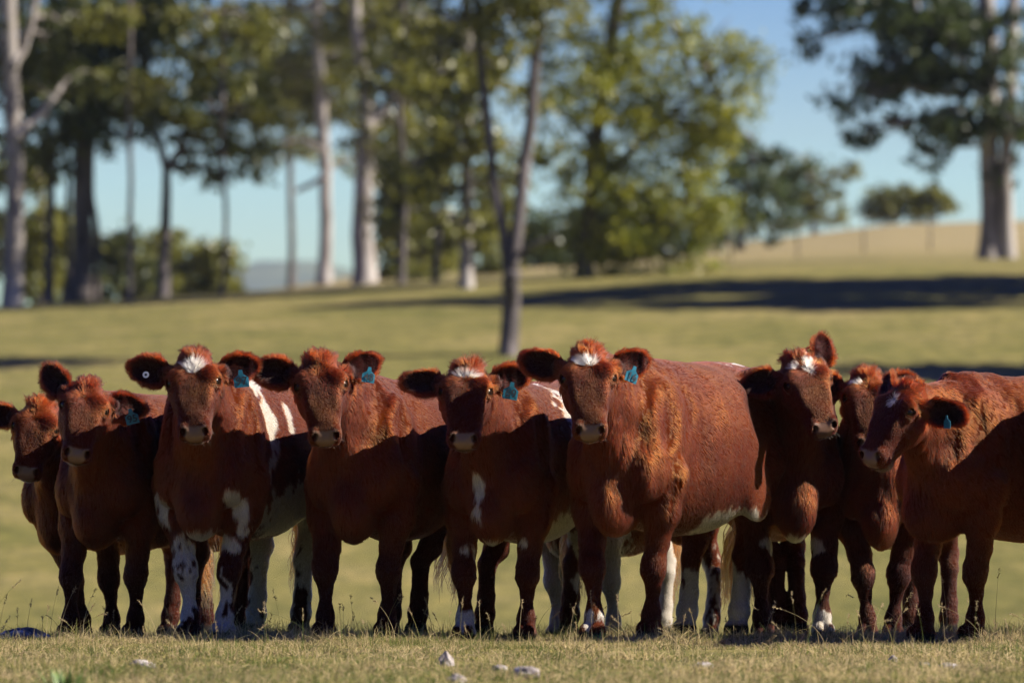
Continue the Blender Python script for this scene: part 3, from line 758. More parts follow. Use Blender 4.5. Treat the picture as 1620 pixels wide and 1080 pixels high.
# whites helper shapes: ('h', centre(u,v,w), radii, noise amp, noise freq) on the head; ('b', (x,y,z), ...) on the body
HY_ = -.5
COWS = [
 dict(name='c1', seed=11, Y=1.15, x=110, s=.92, hs=.93, yaw=24, poll=(62, 641), hY=.55, head=(-4, 64, -8), earL=(8, 60, 0), earR=(-2, 5, 0), tone=1.15,
      FL=(178, 1.3), FR=(132, 1.2), HL=(325, 2.5), HR=(268, 2.3), dens=.8,
      label='young red cow at the far left, head peering out from behind a darker cow'),
 dict(name='c2', seed=22, Y=.25, x=165, s=0.95, hs=.95, yaw=22, poll=(140, 609), hY=-.25, head=(6, 60, -10), earL=(6, 14, 0), earR=(48, 25, 0), tone=.95,
      FL=(215, .3), FR=(112, .3), HL=(378, 1.5), HR=(300, 1.5), tagL=('95', .05, -.35, 12, -14, .85), dark=.6,
      label='dark red cow with blue ear tag 95 and its other ear pricked up'),
 dict(name='c3', seed=33, Y=0.0, x=327, s=1.03, hs=1.0, yaw=15, poll=(305, 565), hY=-.5, head=(-2, 62, 3), earL=(12, 20, 0), earR=(14, 8, 8),
      FL=(356, .02), FR=(302, .0), HL=(475, 1.25), HR=(404, 1.3), tagL=('97', -.1, -.35, 5, -6, .95), tagR=('o', .05, -.25, 0, 0, 1), wtail=True,
      white=[('h', (.055, .0, -.01), (.040, .044, .05), .25, 22), ('b', (.06, -.19, .57), (.12, .05, .09), .9, 16), ('b', (.12, 0, .435), (.2, .17, .055), .7, 15), ('b', (.06, .17, .56), (.12, .04, .11), 1.0, 17),
             ('b', (-.29, .24, 1.04), (.055, .3, .22), 1.0, 12), ('b', (-.26, .1, 1.16), (.09, .12, .08), .8, 13), ('b', (-.47, .25, .98), (.03, .2, .07), 1.0, 15), ('b', (-.6, .26, .52), (.35, .2, .17), .35, 8),
             ('b', (.0, -.10, .17), (.1, .07, .22), .8, 13), ('b', (.02, .05, .14), (.1, .07, .20), .8, 14), ('b', (-1.3, .15, .40), (.3, .12, .5), .9, 8), ('b', (-1.3, -.1, .25), (.2, .1, .4), 1.1, 10)],
      label='roan cow with blue tag 97, cream forehead patch and white splashed legs'),
 dict(name='c4', seed=44, Y=0.0, x=568, s=1.0, hs=1.02, yaw=16, poll=(505, 569), hY=-.42, head=(4, 66, 4), earL=(18, 22, 0), earR=(16, 6, -6),
      FL=(612, .02), FR=(515, .0), HL=(660, 1.3), HR=(618, 1.35), tagL=('48', .1, -.3, 20, 8, .85), tone=1.0,
      label='all red cow with blue ear tag 48 and no white on its face'),
 dict(name='c5', seed=55, Y=0.0, x=785, s=1.0, hs=.97, yaw=14, poll=(738, 581), hY=-.45, head=(-3, 58, -1), earL=(20, 18, 5), earR=(6, 14, -10), tuft=1.3,
      FL=(832, .02), FR=(736, .0), HL=(900, 1.3), HR=(766, 1.35), tagL=('69', -.1, -.45, 8, 10, .95), dark=.5,
      white=[('h', (.055, .005, -.005), (.018, .055, .04), .25, 25), ('b', (.14, -.03, .66), (.15, .026, .13), .8, 22), ('b', (.12, 0, .42), (.2, .13, .05), .7, 15),
             ('b', (-.55, .28, 1.02), (.14, .2, .26), .9, 22), ('b', (-1.1, .26, .9), (.2, .2, .3), .6, 30), ('b', (-.7, .1, .48), (.4, .3, .12), .3, 8), ('b', (-1.25, .2, .35), (.3, .15, .5), 1.0, 9), ('b', (.0, -.14, .07), (.1, .08, .07), .9, 18)],
      label='red cow with blue ear tag 69 and a thin white bar across its brow'),
 dict(name='c6', seed=66, Y=-.15, x=985, s=1.07, hs=1.02, yaw=23, poll=(930, 557), hY=-.65, head=(1, 62, 1), earL=(16, 24, 0), earR=(18, 16, 12), belly=1.12, tone=1.15, dark=.35,
      FL=(1030, -.1), FR=(940, -.15), HL=(1167, 1.1), HR=(1085, 1.2), tagL=('16', -.15, -.35, 30, 20, .9), tailhair=1.2,
      white=[('h', (.055, .0, -.005), (.028, .048, .05), .3, 25), ('b', (-.75, .25, .47), (.28, .2, .10), .35, 9), ('b', (-1.27, 0, .12), (.4, .4, .16), .2, 9), ('b', (-1.15, .1, 1.25), (.2, .08, .06), .8, 20), ('b', (.0, -.14, .06), (.1, .08, .08), .8, 18)],
      label='large red cow in the middle, white brow patch and whole flank lit orange'),
 dict(name='c7', seed=77, Y=1.1, x=1253, s=1.06, hs=.98, yaw=-6, poll=(1268, 567), hY=.6, head=(16, 60, 12), earL=(62, 20, 0), earR=(4, 14, 0), tone=.95, tail=(.0, -.06),
      FL=(1300, 1.15), FR=(1205, 1.1), HL=(1262, 2.5), HR=(1230, 2.5), tailhair=1.2,
      white=[('h', (.03, .03, -.01), (.02, .035, .04), .3, 25), ('h', (.075, .02, -.0), (.028, .02, .03), .3, 25), ('h', (.04, -.04, -.0), (.018, .022, .03), .3, 25), ('b', (.1, 0, .42), (.2, .13, .05), .7, 15), ('b', (.0, .1, .05), (.1, .1, .09), .7, 18)],
      label='dark red cow with broken white brow marks, head tilted, one ear straight up'),
 dict(name='c8', seed=88, Y=1.2, x=1395, s=.98, hs=.95, yaw=8, poll=(1372, 594), hY=.75, head=(2, 62, 0), earL=(22, 30, 0), earR=(14, 14, 0), tone=1.0,
      FL=(1412, 1.25), FR=(1372, 1.2), HL=(1500, 2.5), HR=(1440, 2.5), tagL=('', .2, -.1, 20, -60, .8),
      white=[('h', (.05, -.045, -.01), (.015, .03, .04), .3, 25)],
      label='red cow squeezed between two others at the right, half its face hidden'),
 dict(name='c9', seed=99, Y=-.35, x=1500, s=1.01, hs=1.0, yaw=52, poll=(1428, 611), hY=-.72, head=(-48, 52, -6), earL=(0, 30, 10), earR=(42, 20, 0), tone=1.05, dark=.5,
      FL=(1542, -.25), FR=(1462, -.3), HL=(1740, .5), HR=(1690, .7), tagL=('', .25, -.2, -60, 0, .7),
      white=[('h', (.10, 0, .0), (.035, .015, .04), .3, 25), ('b', (-.75, .25, .47), (.3, .2, .10), .35, 9), ('b', (-.85, .3, .95), (.12, .1, .10), .7, 20), ('b', (-.9, .05, 1.22), (.4, .1, .06), .8, 20), ('b', (.0, .15, .06), (.1, .1, .09), .5, 18)],
      label='red cow at the right edge, head turned left, white spot on its forehead'),
 dict(name='c10', seed=110, Y=1.9, x=905, s=.9, hs=.9, yaw=24, poll=(900, 649), hY=1.6, head=(10, 62, 0), dens=.5, fine=.011, tone=1.0, dark=.3,
      FL=(970, 2.0), FR=(882, 2.0), HL=(1124, 2.7), HR=(1048, 3.0),
      white=[('b', (-.1, 0, .25), (.5, .4, .42), .2, 9), ('b', (-1.3, 0, .25), (.5, .4, .42), .2, 9)],
      label='white legged cow hidden behind the row, only its pale legs showing'),
 dict(name='c11', seed=121, Y=-.55, x=1742, s=1.07, hs=1.0, yaw=14, poll=(1765, 569), hY=-1.05, head=(-5, 62, 0), dens=.3, fine=.011, tone=1.0,
      label='red cow beyond the right end of the row'),
]
if not globals().get('SKIP_COWS'):
    for S in COWS: build_cow(S)
# ------------------------------------------------------------------ trees
def depth_at(px, row, d0=92, d1=420):
    """distance along the column px where the ground is seen at that row"""
    d = np.arange(d0, d1, 0.5); X = d * (px - 810) / F_PX
    z = ground(X, d - CAM_D); r = ROW0 - (z - CAM_H) / d * F_PX
    k = np.argmax(r <= row)
    return float(d[k]) if r[k] <= row else float(d[np.argmin(r)])

def bark(name, c0, c1, c2, sc_=3.0):
    m, nt, b = nodes(name)
    tc = nt.nodes.new('ShaderNodeTexCoord'); mp = nt.nodes.new('ShaderNodeMapping'); mp.inputs['Scale'].default_value = (1, 1, .25)
    nt.links.new(tc.outputs['Object'], mp.inputs[0])
    n = nt.nodes.new('ShaderNodeTexNoise'); n.inputs['Scale'].default_value = sc_; n.inputs['Detail'].default_value = 6; n.inputs['Roughness'].default_value = .65
    nt.links.new(mp.outputs[0], n.inputs['Vector'])
    r = ramp(nt, n.outputs[0], [(0.35, c0), (0.5, c1), (0.62, c2)]); nt.links.new(r.outputs[0], b.inputs['Base Color'])
    b.inputs['Roughness'].default_value = .9; add_bump(nt, b, n.outputs[0], .8, .05)
    return m
m_bark_pale = bark('pale_bark', (.10, .085, .07), (.235, .205, .18), (.37, .335, .30), 2.0)
m_bark_dark = bark('dark_bark', (.045, .036, .030), (.085, .068, .056), (.17, .14, .12), 3.0)
m_bark_mid = bark('grey_bark', (.04, .032, .030), (.085, .070, .066), (.17, .142, .135), 2.5)
def leafmat(name, base, var):
    m, nt, b = nodes(name)
    a = attr_node(nt, 'tint'); mixc = nt.nodes.new('ShaderNodeMix'); mixc.data_type = 'RGBA'
    mixc.inputs[6].default_value = (*base, 1); mixc.inputs[7].default_value = (*var, 1); nt.links.new(a.outputs['Fac'], mixc.inputs[0])
    nt.links.new(mixc.outputs[2], b.inputs['Base Color']); b.inputs['Roughness'].default_value = .42
    tr = nt.nodes.new('ShaderNodeBsdfTranslucent'); nt.links.new(mixc.outputs[2], tr.inputs[0])
    ms = nt.nodes.new('ShaderNodeMixShader'); ms.inputs[0].default_value = .38
    nt.links.new(b.outputs[0], ms.inputs[1]); nt.links.new(tr.outputs[0], ms.inputs[2]); nt.links.new(ms.outputs[0], nt.nodes['Material Output'].inputs[0])
    return m
m_leaf_dark = leafmat('dark_gum_leaf', (.036, .052, .014), (.15, .155, .030))
m_leaf_blue = leafmat('blue_gum_leaf', (.024, .045, .016), (.10, .125, .032))
m_leaf_bright = leafmat('bright_leaf', (.10, .135, .013), (.36, .34, .030))
m_leaf_olive = leafmat('olive_leaf', (.07, .085, .015), (.25, .235, .035))
def crown_mesh(blobs, seed, size=.26, dens=1.0, outer=.55):
    """blobs: (centre xyz, radii xyz) -> leaves in clumps"""
    rng = np.random.default_rng(seed); C = []
    for c, r in blobs:
        r = np.asarray(r); ncl = max(4, int(dens * 28 * (r[0] * r[2]) ** .5 * (r[0] * r[2] * .6) ** .5))
        d = rng.standard_normal((ncl, 3)); d /= np.linalg.norm(d, axis=1)[:, None]
        q = d * (outer + (1.12 - outer) * rng.random((ncl, 1)) ** .7) * r
        C.append(np.asarray(c) + q)
    C = np.concatenate(C)
    k = rng.integers(18, 42, len(C)); ci = np.repeat(np.arange(len(C)), k); n = len(ci)
    cr = (.15 + .28 * rng.random(len(C)))[ci]
    P = C[ci] + rng.standard_normal((n, 3)) * cr[:, None] * np.array([.75, .75, .5]) - np.array([0, 0, .12])
    L = size * (.6 + .8 * rng.random(n)); Wd = L * .42
    ax = rng.standard_normal((n, 3)) + np.array([0, 0, -.7]); ax /= np.linalg.norm(ax, axis=1)[:, None]
    sd_ = np.cross(ax, rng.standard_normal((n, 3))); sd_ /= np.linalg.norm(sd_, axis=1)[:, None]
    a, b_ = P - ax * L[:, None] / 2, P + ax * L[:, None] / 2
    V = np.stack([a, P + sd_ * Wd[:, None] / 2, b_, P - sd_ * Wd[:, None] / 2], 1).reshape(-1, 3)
    me = mesh_np('crown', V, np.arange(4 * n).reshape(-1, 4), False)
    t = np.repeat(np.clip(rng.random(len(C))[ci] * .7 + rng.random(n) * .3, 0, 1), 4).astype(np.float32)
    at = me.attributes.new('tint', 'FLOAT', 'POINT'); at.data.foreach_set('value', t)
    return me
NT = [0]
def tree(label, base, stems, blobs, leaf, barkm, d=None, size=.26, dens=1.0, name='gum_tree', group=None, spread=.9, crown_dy=0.0):
    """base (px,row); stems: list of (width px at start, width at end, [(px,py)...]); blobs (px,py,rx,ry) in px at the tree's own distance"""
    NT[0] += 1; sd_ = NT[0] * 7; rng = np.random.default_rng(sd_)
    if d is None: d = depth_at(*base)
    Y = d - CAM_D; k = d / F_PX
    bx = (base[0] - 810) * k; bz = float(ground(bx, Y))
    root = bpy.data.objects.new(name, None); COL.objects.link(root); root.location = (bx, Y, bz)
    tag(root, label, 'tree', group)
    def pt(px, py, dy=0.0): return np.array([(px - 810) * k - bx, dy, CAM_H + (ROW0 - py) * k - bz])
    trunks = []; limbs = []
    for si, (w0, w1, path) in enumerate(stems):
        p = np.array([pt(*q) for q in path])
        if path[0] == base or abs(path[0][1] - base[1]) < 8: p[0, 2] = min(p[0, 2], 0) - .35
        t = np.linspace(0, 1, len(p)); tt = np.linspace(0, 1, len(p) * 5)
        pp = np.stack([np.interp(tt, t, p[:, j]) for j in range(3)], 1)
        pp[:, 1] += (rng.random() - .5) * 1.2 * tt if si else .2 * np.sin(tt * 4)
        pp = pp + np.stack([noise(np.stack([tt * 6, tt * 0 + si, tt * 0 + sd_], 1), 1, j) for j in range(3)], 1) * .05
        r = (w0 + (w1 - w0) * tt) * k / 2
        flare = np.exp(-tt * 22) * .55 if abs(path[0][1] - base[1]) < 8 else 0
        trunks.append((pp, r * (1 + flare)))
    B = [(pt(bx_, by_, rng.uniform(-1, 1) * spread * rx * k + crown_dy), (rx * k, rx * k * .9, ry * k)) for bx_, by_, rx, ry in blobs]
    # limbs from the stems into the crown masses
    allp = np.concatenate([t[0] for t in trunks])
    for c, r in B:
        cand = allp[allp[:, 2] < c[2] + .3]
        if len(cand) == 0: cand = allp
        q = cand[np.argmin(np.linalg.norm((cand - c) * [1, 1, .6], axis=1))]
        mid = (q + c) / 2 + np.array([0, 0, .1 * np.linalg.norm(c - q)])
        limbs.append((np.array([q, q * .6 + mid * .4, mid, mid * .4 + c * .6, c]), np.array([.11, .095, .075, .05, .025]) * (1.2 if r[0] > 1.2 else .8)))
        for _ in range(3):
            e = c + rng.standard_normal(3) * np.array(r) * .55
            limbs.append((np.array([mid, (mid + e) / 2 + [0, 0, .1], e]), np.array([.035, .025, .012])))
    link('trunk', tube_mesh('trunk', trunks, 12), barkm, root)
    if limbs: tag(link('branches', tube_mesh('branches', limbs, 6), barkm, root), kind='stuff')
    if B: link('crown', crown_mesh(B, sd_, size, dens), leaf, root)
    return root
G1 = 'gum trees along the ridge'
def more(x0, x1, y0, y1, n, seed, rx=(38, 60)):
    r = np.random.default_rng(seed); return [(r.uniform(x0, x1), r.uniform(y0, y1), r.uniform(*rx), r.uniform(*rx) * .62) for _ in range(n)]
def up(x, n=3, w=120, y0=-80, seed=1):
    r = np.random.default_rng(seed)
    return [(x + r.uniform(-w, w), y0 - 120 * i - r.uniform(0, 60), r.uniform(70, 110), r.uniform(50, 75)) for i in range(n) for _ in (0, 1)]
tree('tall pale trunk gum at the far left edge with a broken white limb', (18, 488), [(30, 24, [(18, 488), (20, 330), (17, 180), (14, 60), (8, -120), (0, -420)]), (16, 10, [(24, 220), (52, 190), (86, 152)]), (12, 8, [(22, 110), (40, 60), (60, -20)])],
     [(50, 20, 70, 50), (-20, 60, 60, 60), (70, 60, 50, 40), (20, 120, 45, 35), (-10, 240, 40, 40)] + up(10, 3, 100, -70, 1) + more(-60, 130, -30, 150, 6, 41), m_leaf_dark, m_bark_pale, crown_dy=1.4, size=.24)
tree('slim dark trunk gum second from the left edge', (75, 476), [(15, 10, [(75, 476), (78, 330), (72, 180), (84, 40), (80, -200)])],
     [(95, 160, 55, 40), (60, 210, 50, 40), (110, 90, 60, 40), (85, 260, 36, 26)] + up(80, 2, 60, -40, 2) + more(30, 150, 0, 260, 9, 42, (28, 46)), m_leaf_dark, m_bark_dark)
tree('thick dark gum with a pale stem at its right side', (130, 474), [(32, 24, [(130, 474), (127, 330), (132, 180), (122, 40), (116, -260)]), (11, 8, [(151, 472), (150, 360), (140, 260), (150, 140)])],
     [(150, 60, 80, 50), (110, 120, 60, 44), (190, 120, 60, 40), (215, 30, 70, 50), (150, 210, 50, 34), (100, 20, 60, 44)] + up(120, 3, 120, -60, 3) + more(60, 260, -20, 150, 10, 43) + more(60, 170, 150, 250, 6, 73, (30, 44)), m_leaf_blue, m_bark_dark)
tree('forked brown gum between two gaps of sky', (255, 468), [(22, 14, [(255, 468), (259, 380), (262, 270)]), (14, 8, [(262, 272), (240, 190), (228, 60), (215, -140)]), (13, 7, [(262, 272), (285, 230), (312, 110), (330, -60)])],
     [(260, 90, 60, 44), (300, 170, 55, 34), (340, 60, 70, 44), (280, 20, 60, 40), (230, 170, 44, 30), (330, 220, 40, 26), (390, 130, 45, 30)] + up(290, 3, 120, -60, 4) + more(190, 420, -20, 190, 12, 44) + more(285, 400, 180, 280, 5, 74, (30, 44)), m_leaf_dark, m_bark_mid)
tree('very thin straight gum stem right of the blue gap', (462, 455), [(11, 8, [(462, 455), (459, 300), (455, 150), (452, -60)])],
     [(430, 190, 60, 34), (465, 120, 60, 36), (410, 240, 42, 24), (470, 230, 34, 24), (440, 40, 60, 34), (400, 60, 50, 34)] + up(450, 2, 70, -60, 5) + more(370, 520, 0, 200, 9, 45), m_leaf_olive, m_bark_dark)
tree('pale gum with a bare white limb reaching left', (512, 450), [(22, 15, [(512, 450), (516, 340), (514, 270), (505, 120), (498, -80)]), (11, 7, [(516, 278), (492, 290), (466, 302)]), (9, 6, [(512, 240), (480, 222), (445, 226)])],
     [(520, 160, 50, 30), (490, 80, 60, 40), (545, 90, 44, 34), (520, 20, 70, 40), (560, 250, 30, 22)] + up(500, 3, 90, -60, 6) + more(430, 600, -10, 150, 9, 46) + more(440, 560, 140, 250, 3, 86, (26, 40)), m_leaf_olive, m_bark_pale, crown_dy=1.4)
tree('stout gum with dark base, pale upper trunk and a stub branch', (577, 449), [(40, 24, [(577, 449), (573, 370), (578, 260), (582, 190)]), (22, 14, [(582, 192), (575, 120), (562, 40), (560, -160)]), (17, 12, [(590, 200), (604, 178), (624, 146)])],
     [(600, 90, 50, 34), (640, 60, 60, 40), (560, 30, 60, 36), (640, 190, 40, 26), (620, 260, 40, 22), (660, 130, 50, 30)] + up(590, 3, 100, -60, 7) + more(520, 700, -10, 240, 14, 47)+ more(560, 680, 210, 290, 3, 77, (28, 40)), m_leaf_olive, m_bark_pale, crown_dy=1.6)
for (x, r0, wd, lab) in ((104, 475, 10, 'thin dark pole of a young gum between the second trunk and the thick one'), (204, 470, 9, 'thin young gum left of the forked brown gum'), (352, 463, 8, 'thin young gum at the left side of the open sky'), (636, 446, 13, 'slim grey gum right of the stout gum with the stub branch'), (690, 443, 10, 'slim grey gum just left of the thin pale trunk')):
    tree(lab, (x, r0), [(wd, wd * .7, [(x, r0), (x + 4, r0 - 130), (x - 4, r0 - 270), (x + 3, -60)])], more(x - 55, x + 55, -10, 190, 6, int(x), (28, 44)), m_leaf_olive, m_bark_mid, d=153 + x % 7)
tree('thin pale gum trunk before the dark thicket', (738, 441), [(22, 15, [(738, 441), (742, 330), (736, 220), (740, 60), (735, -100)])],
     [(700, 130, 50, 34), (740, 200, 50, 30), (690, 60, 60, 36), (700, 240, 44, 24), (770, 130, 44, 40), (690, 300, 34, 20)] + up(730, 2, 80, -60, 8) + more(640, 850, 0, 340, 18, 48), m_leaf_olive, m_bark_pale, d=152)
tree('nearest tree, grey trunk forked in a V rising behind the row of cattle', (804, 562), [(33, 27, [(804, 562), (806, 490), (812, 430)]), (17, 13, [(806, 436), (788, 330), (770, 200), (756, 60), (748, -120)]), (23, 15, [(812, 434), (826, 320), (840, 180), (850, 60), (856, -160)]), (10, 5, [(822, 402), (850, 386), (878, 376)])],
     [(800, 20, 60, 36), (870, 40, 60, 36), (730, 30, 50, 34), (830, -30, 80, 40)] + up(810, 3, 150, -110, 9) + more(690, 930, -60, 60, 7, 49), m_leaf_olive, m_bark_mid, size=.2)
tree('broad bright yellow green tree right of the forked trunk', (925, 440), [(30, 22, [(925, 440), (930, 350), (940, 250), (960, 120), (980, -20)]), (16, 8, [(934, 300), (1000, 240), (1070, 170), (1150, 100)]), (12, 6, [(930, 350), (990, 330), (1050, 330)])],
     [(950, 150, 80, 40), (1030, 110, 80, 40), (1110, 95, 70, 34), (1180, 90, 45, 38), (980, 50, 80, 44), (900, 90, 60, 44), (1070, 180, 80, 38), (1150, 160, 55, 34), (1000, 230, 90, 38), (1090, 250, 60, 26),
      (910, 210, 60, 44), (930, 300, 70, 40), (1000, 300, 70, 36), (1060, 330, 50, 28), (970, 370, 70, 34), (1030, 390, 60, 26), (900, 380, 50, 28), (1075, 405, 36, 16), (1130, 215, 46, 24), (885, 150, 50, 40), (1060, 20, 60, 30), (1110, 52, 60, 26)] + up(970, 2, 90, -40, 10) + more(880, 1180, 40, 380, 14, 50) + more(890, 1100, 320, 425, 9, 58, (34, 54)), m_leaf_bright, m_bark_dark, size=.18, dens=1.5, name='broadleaf_tree')
tree('darker tree standing behind the right flank of the bright one', (1170, 396), [(16, 8, [(1170, 396), (1175, 320), (1190, 220)])],
     [(1140, 215, 50, 22), (1190, 240, 55, 24), (1240, 255, 48, 24), (1180, 290, 55, 30), (1120, 290, 50, 34), (1230, 300, 45, 28), (1140, 350, 60, 30), (1210, 350, 48, 26)], m_leaf_blue, m_bark_dark, size=.34)
tree('rounded green tree with a sloping crown on the far hill edge', (1290, 362), [(12, 6, [(1290, 362), (1285, 320), (1280, 270)])],
     [(1270, 280, 32, 24), (1300, 310, 32, 24), (1260, 330, 36, 24), (1310, 338, 28, 16), (1335, 270, 22, 16)], m_leaf_olive, m_bark_mid, size=.36)
tree('big twin trunk gum at the right edge with smooth grey stems', (1578, 409), [(34, 26, [(1566, 408), (1568, 300), (1570, 150), (1562, 20), (1560, -160)]), (24, 16, [(1594, 408), (1592, 290), (1597, 150), (1604, 10), (1610, -160)]), (14, 6, [(1568, 240), (1530, 170), (1480, 90), (1450, 20)]), (11, 5, [(1570, 180), (1540, 130), (1500, 60)])],
     [(1500, 40, 70, 40), (1430, 30, 60, 36), (1370, 10, 56, 34), (1300, 18, 48, 30), (1480, 110, 56, 30), (1400, 100, 50, 28), (1340, 160, 38, 24), (1420, 200, 44, 24), (1500, 180, 44, 26), (1370, 210, 34, 20), (1550, 110, 44, 40), (1590, 60, 50, 50),
      (1540, 220, 36, 26), (1600, 170, 36, 40), (1480, 245, 36, 20), (1590, 260, 22, 30), (1290, 60, 34, 18)] + up(1500, 3, 160, -60, 12) + more(1320, 1620, -20, 120, 12, 52) + more(1480, 1640, 100, 240, 6, 53, (26, 42)), m_leaf_blue, m_bark_pale, size=.3)
for i, (x, r0, h_, lab) in enumerate(((1398, 352, 30, 'small round tree first of the clump on the skyline of the right hill'), (1436, 351, 34, 'small spreading tree in the middle of the skyline clump on the right hill'), (1480, 349, 32, 'small tree last of the skyline clump nearest the twin gum'))):
    tree(lab, (x, r0), [(5, 3, [(x, r0), (x + 2, r0 - 24), (x, r0 - 44)])], [(x - 14, r0 - 32, 16, 13), (x + 12, r0 - 36, 18, 14), (x - 4, r0 - 50, 14, 9), (x + 18, r0 - 20, 14, 8), (x - 20, r0 - 18, 12, 8)], m_leaf_olive, m_bark_dark, size=.45, group='small trees on the skyline')
# trees standing behind the ridge on lower ground
G9 = 0
def back(label, x, top, rx, leaf, d=200, n=6, name='bushy_tree', base=None):
    r = np.random.default_rng(int(x) + 5)
    base = (x, base or 500)
    tree(label, base, [(14, 6, [base, (x + 4, (base[1] + top) / 2), (x, top + 25)])],
         [(x + r.uniform(-rx, rx) * .7, top + 22 + r.uniform(0, 1) * (470 - top) * .75, rx * r.uniform(.45, .7), rx * r.uniform(.36, .5)) for _ in range(n + 3)] + [(x, top + 22, rx * .5, 22)], leaf, m_bark_dark, d=d, size=.34, name=name, dens=1.3, group='trees on the low ground behind the ridge')
back('dark bushy tree low behind the left gums', 190, 352, 52, m_leaf_dark, 200)
back('olive bushy tree beyond the forked brown gum', 262, 362, 55, m_leaf_olive, 205)
back('bright bushy tree at the left side of the blue gap', 322, 368, 50, m_leaf_olive, 198)
back('grey green thicket tree at the far left behind the pale trunk', 30, 330, 50, m_leaf_dark, 200)
back('grey green tree behind the second and third trunks', 100, 360, 40, m_leaf_olive, 205)
back('pale green tree between the stout gum and the thin pale trunk', 645, 320, 45, m_leaf_olive, 210, base=440)
back('olive tree filling the gap left of the thin pale trunk', 668, 250, 60, m_leaf_olive, 195, n=9, base=440)
back('olive tree between the thin pale trunk and the forked tree', 770, 260, 50, m_leaf_olive, 200, n=8, base=440)
back('pale olive tree half way between the second trunk and the sky gap', 60, 250, 60, m_leaf_olive, 190, n=8)
back('dark thicket tree behind the thin pale trunk', 700, 340, 45, m_leaf_blue, 215, base=440)
back('dark tree behind the forked trunk', 850, 330, 55, m_leaf_blue, 215, base=440)
back('dark green tree seen between two crowns right of the fork', 1000, 300, 60, m_leaf_blue, 230, n=9, base=430)
back('dark green tree low behind the bright broadleaf tree', 930, 320, 60, m_leaf_blue, 225, n=9, base=430)
back('grey green tree below the sloping hill crown', 1110, 300, 45, m_leaf_blue, 235, n=6, base=410)
# trees beyond the right edge whose shade lies on the meadow
for (x, row, dd, h_), lab in zip(((1930, 420, 146, 640), (2050, 420, 144, 1000), (2210, 420, 148, 740), (2470, 420, 143, 820), (2330, 420, 140, 900), (2240, 420, 124, 520)), ('tall gum just beyond the right edge casting the meadow shade', 'tallest gum beyond the right edge, second from the frame', 'third gum beyond the right edge and slightly farther', 'outermost tall gum beyond the right edge', 'nearest tall gum beyond the right edge', 'shorter gum beyond the right edge, closest to the herd')):
    r = np.random.default_rng(x)
    z0 = float(ground(dd * (x - 810) / F_PX, dd - CAM_D)); rb = ROW0 - (z0 - CAM_H) / dd * F_PX
    tree(lab, (x, rb), [(36, 18, [(x, rb), (x + 8, rb - 250), (x - 5, rb - h_)])],
         [(x + r.uniform(-150, 150), rb - h_ * r.uniform(.5, 1.1), r.uniform(80, 120), r.uniform(50, 80)) for _ in range(16)], m_leaf_dark, m_bark_mid, d=dd, size=.5, dens=.4, group='gums beyond the right edge')
# ------------------------------------------------------------------ fence on the far hill
fr = bpy.data.objects.new('wire_fence', None); COL.objects.link(fr); tag(fr, 'thin post and wire fence across the dry grass of the right hill', 'fence')
m_post, nt, b = nodes('weathered_wood'); b.inputs['Base Color'].default_value = (.10, .08, .065, 1); b.inputs['Roughness'].default_value = .9
m_wire, nt, b = nodes('fence_wire'); b.inputs['Base Color'].default_value = (.2, .19, .18, 1); b.inputs['Metallic'].default_value = .6; b.inputs['Roughness'].default_value = .5
pm = tube_mesh('post', [([(0, 0, -.3), (0, 0, .7), (.01, 0, 1.18), (.012, 0, 1.2)], [.032, .03, .028, .02])], 8); pm.materials.append(m_post)
fp = []
for k in range(10):
    px = 1052 + 105 * k; d = 182 + 2.2 * k; X = d * (px - 810) / F_PX; Y = d - CAM_D
    p = bpy.data.objects.new('post', pm); COL.objects.link(p); p.parent = fr; p.location = (X, Y, float(ground(X, Y))); p.rotation_euler = (random.Random(k).uniform(-.05, .05), random.Random(k + 50).uniform(-.05, .05), k)
    fp.append(np.array(p.location))
for hgt in (.35, .65, .92, 1.12):
    link('wire', tube_mesh('wire', [(np.array([q + [0, -.06, hgt] for q in fp]), np.full(len(fp), .004))], 5), m_wire, fr)
# ------------------------------------------------------------------ far blue hills
hx = np.linspace(-1600, 2400, 90); V = []
for j, (dy, f_) in enumerate(((-500, 0), (-350, .35), (-150, .8), (0, 1), (200, .9), (900, .3))):
    for x in hx:
        hh = 144 * math.exp(-((x + 195) / 210) ** 2) + 90 * math.exp(-((x - 500) / 600) ** 2) + 120 * math.exp(-((x + 900) / 400) ** 2)
        hh += 10 * float(noise(np.array([[x, dy, 0]]), .01, 3)[0])
        V.append((x, 4600 + dy, -30 + (hh + 30) * f_))
n_ = len(hx); Q = [(j * n_ + i_, j * n_ + i_ + 1, (j + 1) * n_ + i_ + 1, (j + 1) * n_ + i_) for j in range(5) for i_ in range(n_ - 1)]
m_forest, nt, b = nodes('far_forest'); n1 = tex_noise(nt, .02, 6, .7); r1 = ramp(nt, n1.outputs[0], [(.4, (.03, .045, .02)), (.6, (.07, .085, .035))]); nt.links.new(r1.outputs[0], b.inputs['Base Color']); b.inputs['Roughness'].default_value = 1
tag(link('hills', mesh_np('hills', np.array(V), np.array(Q)), m_forest), kind='structure')
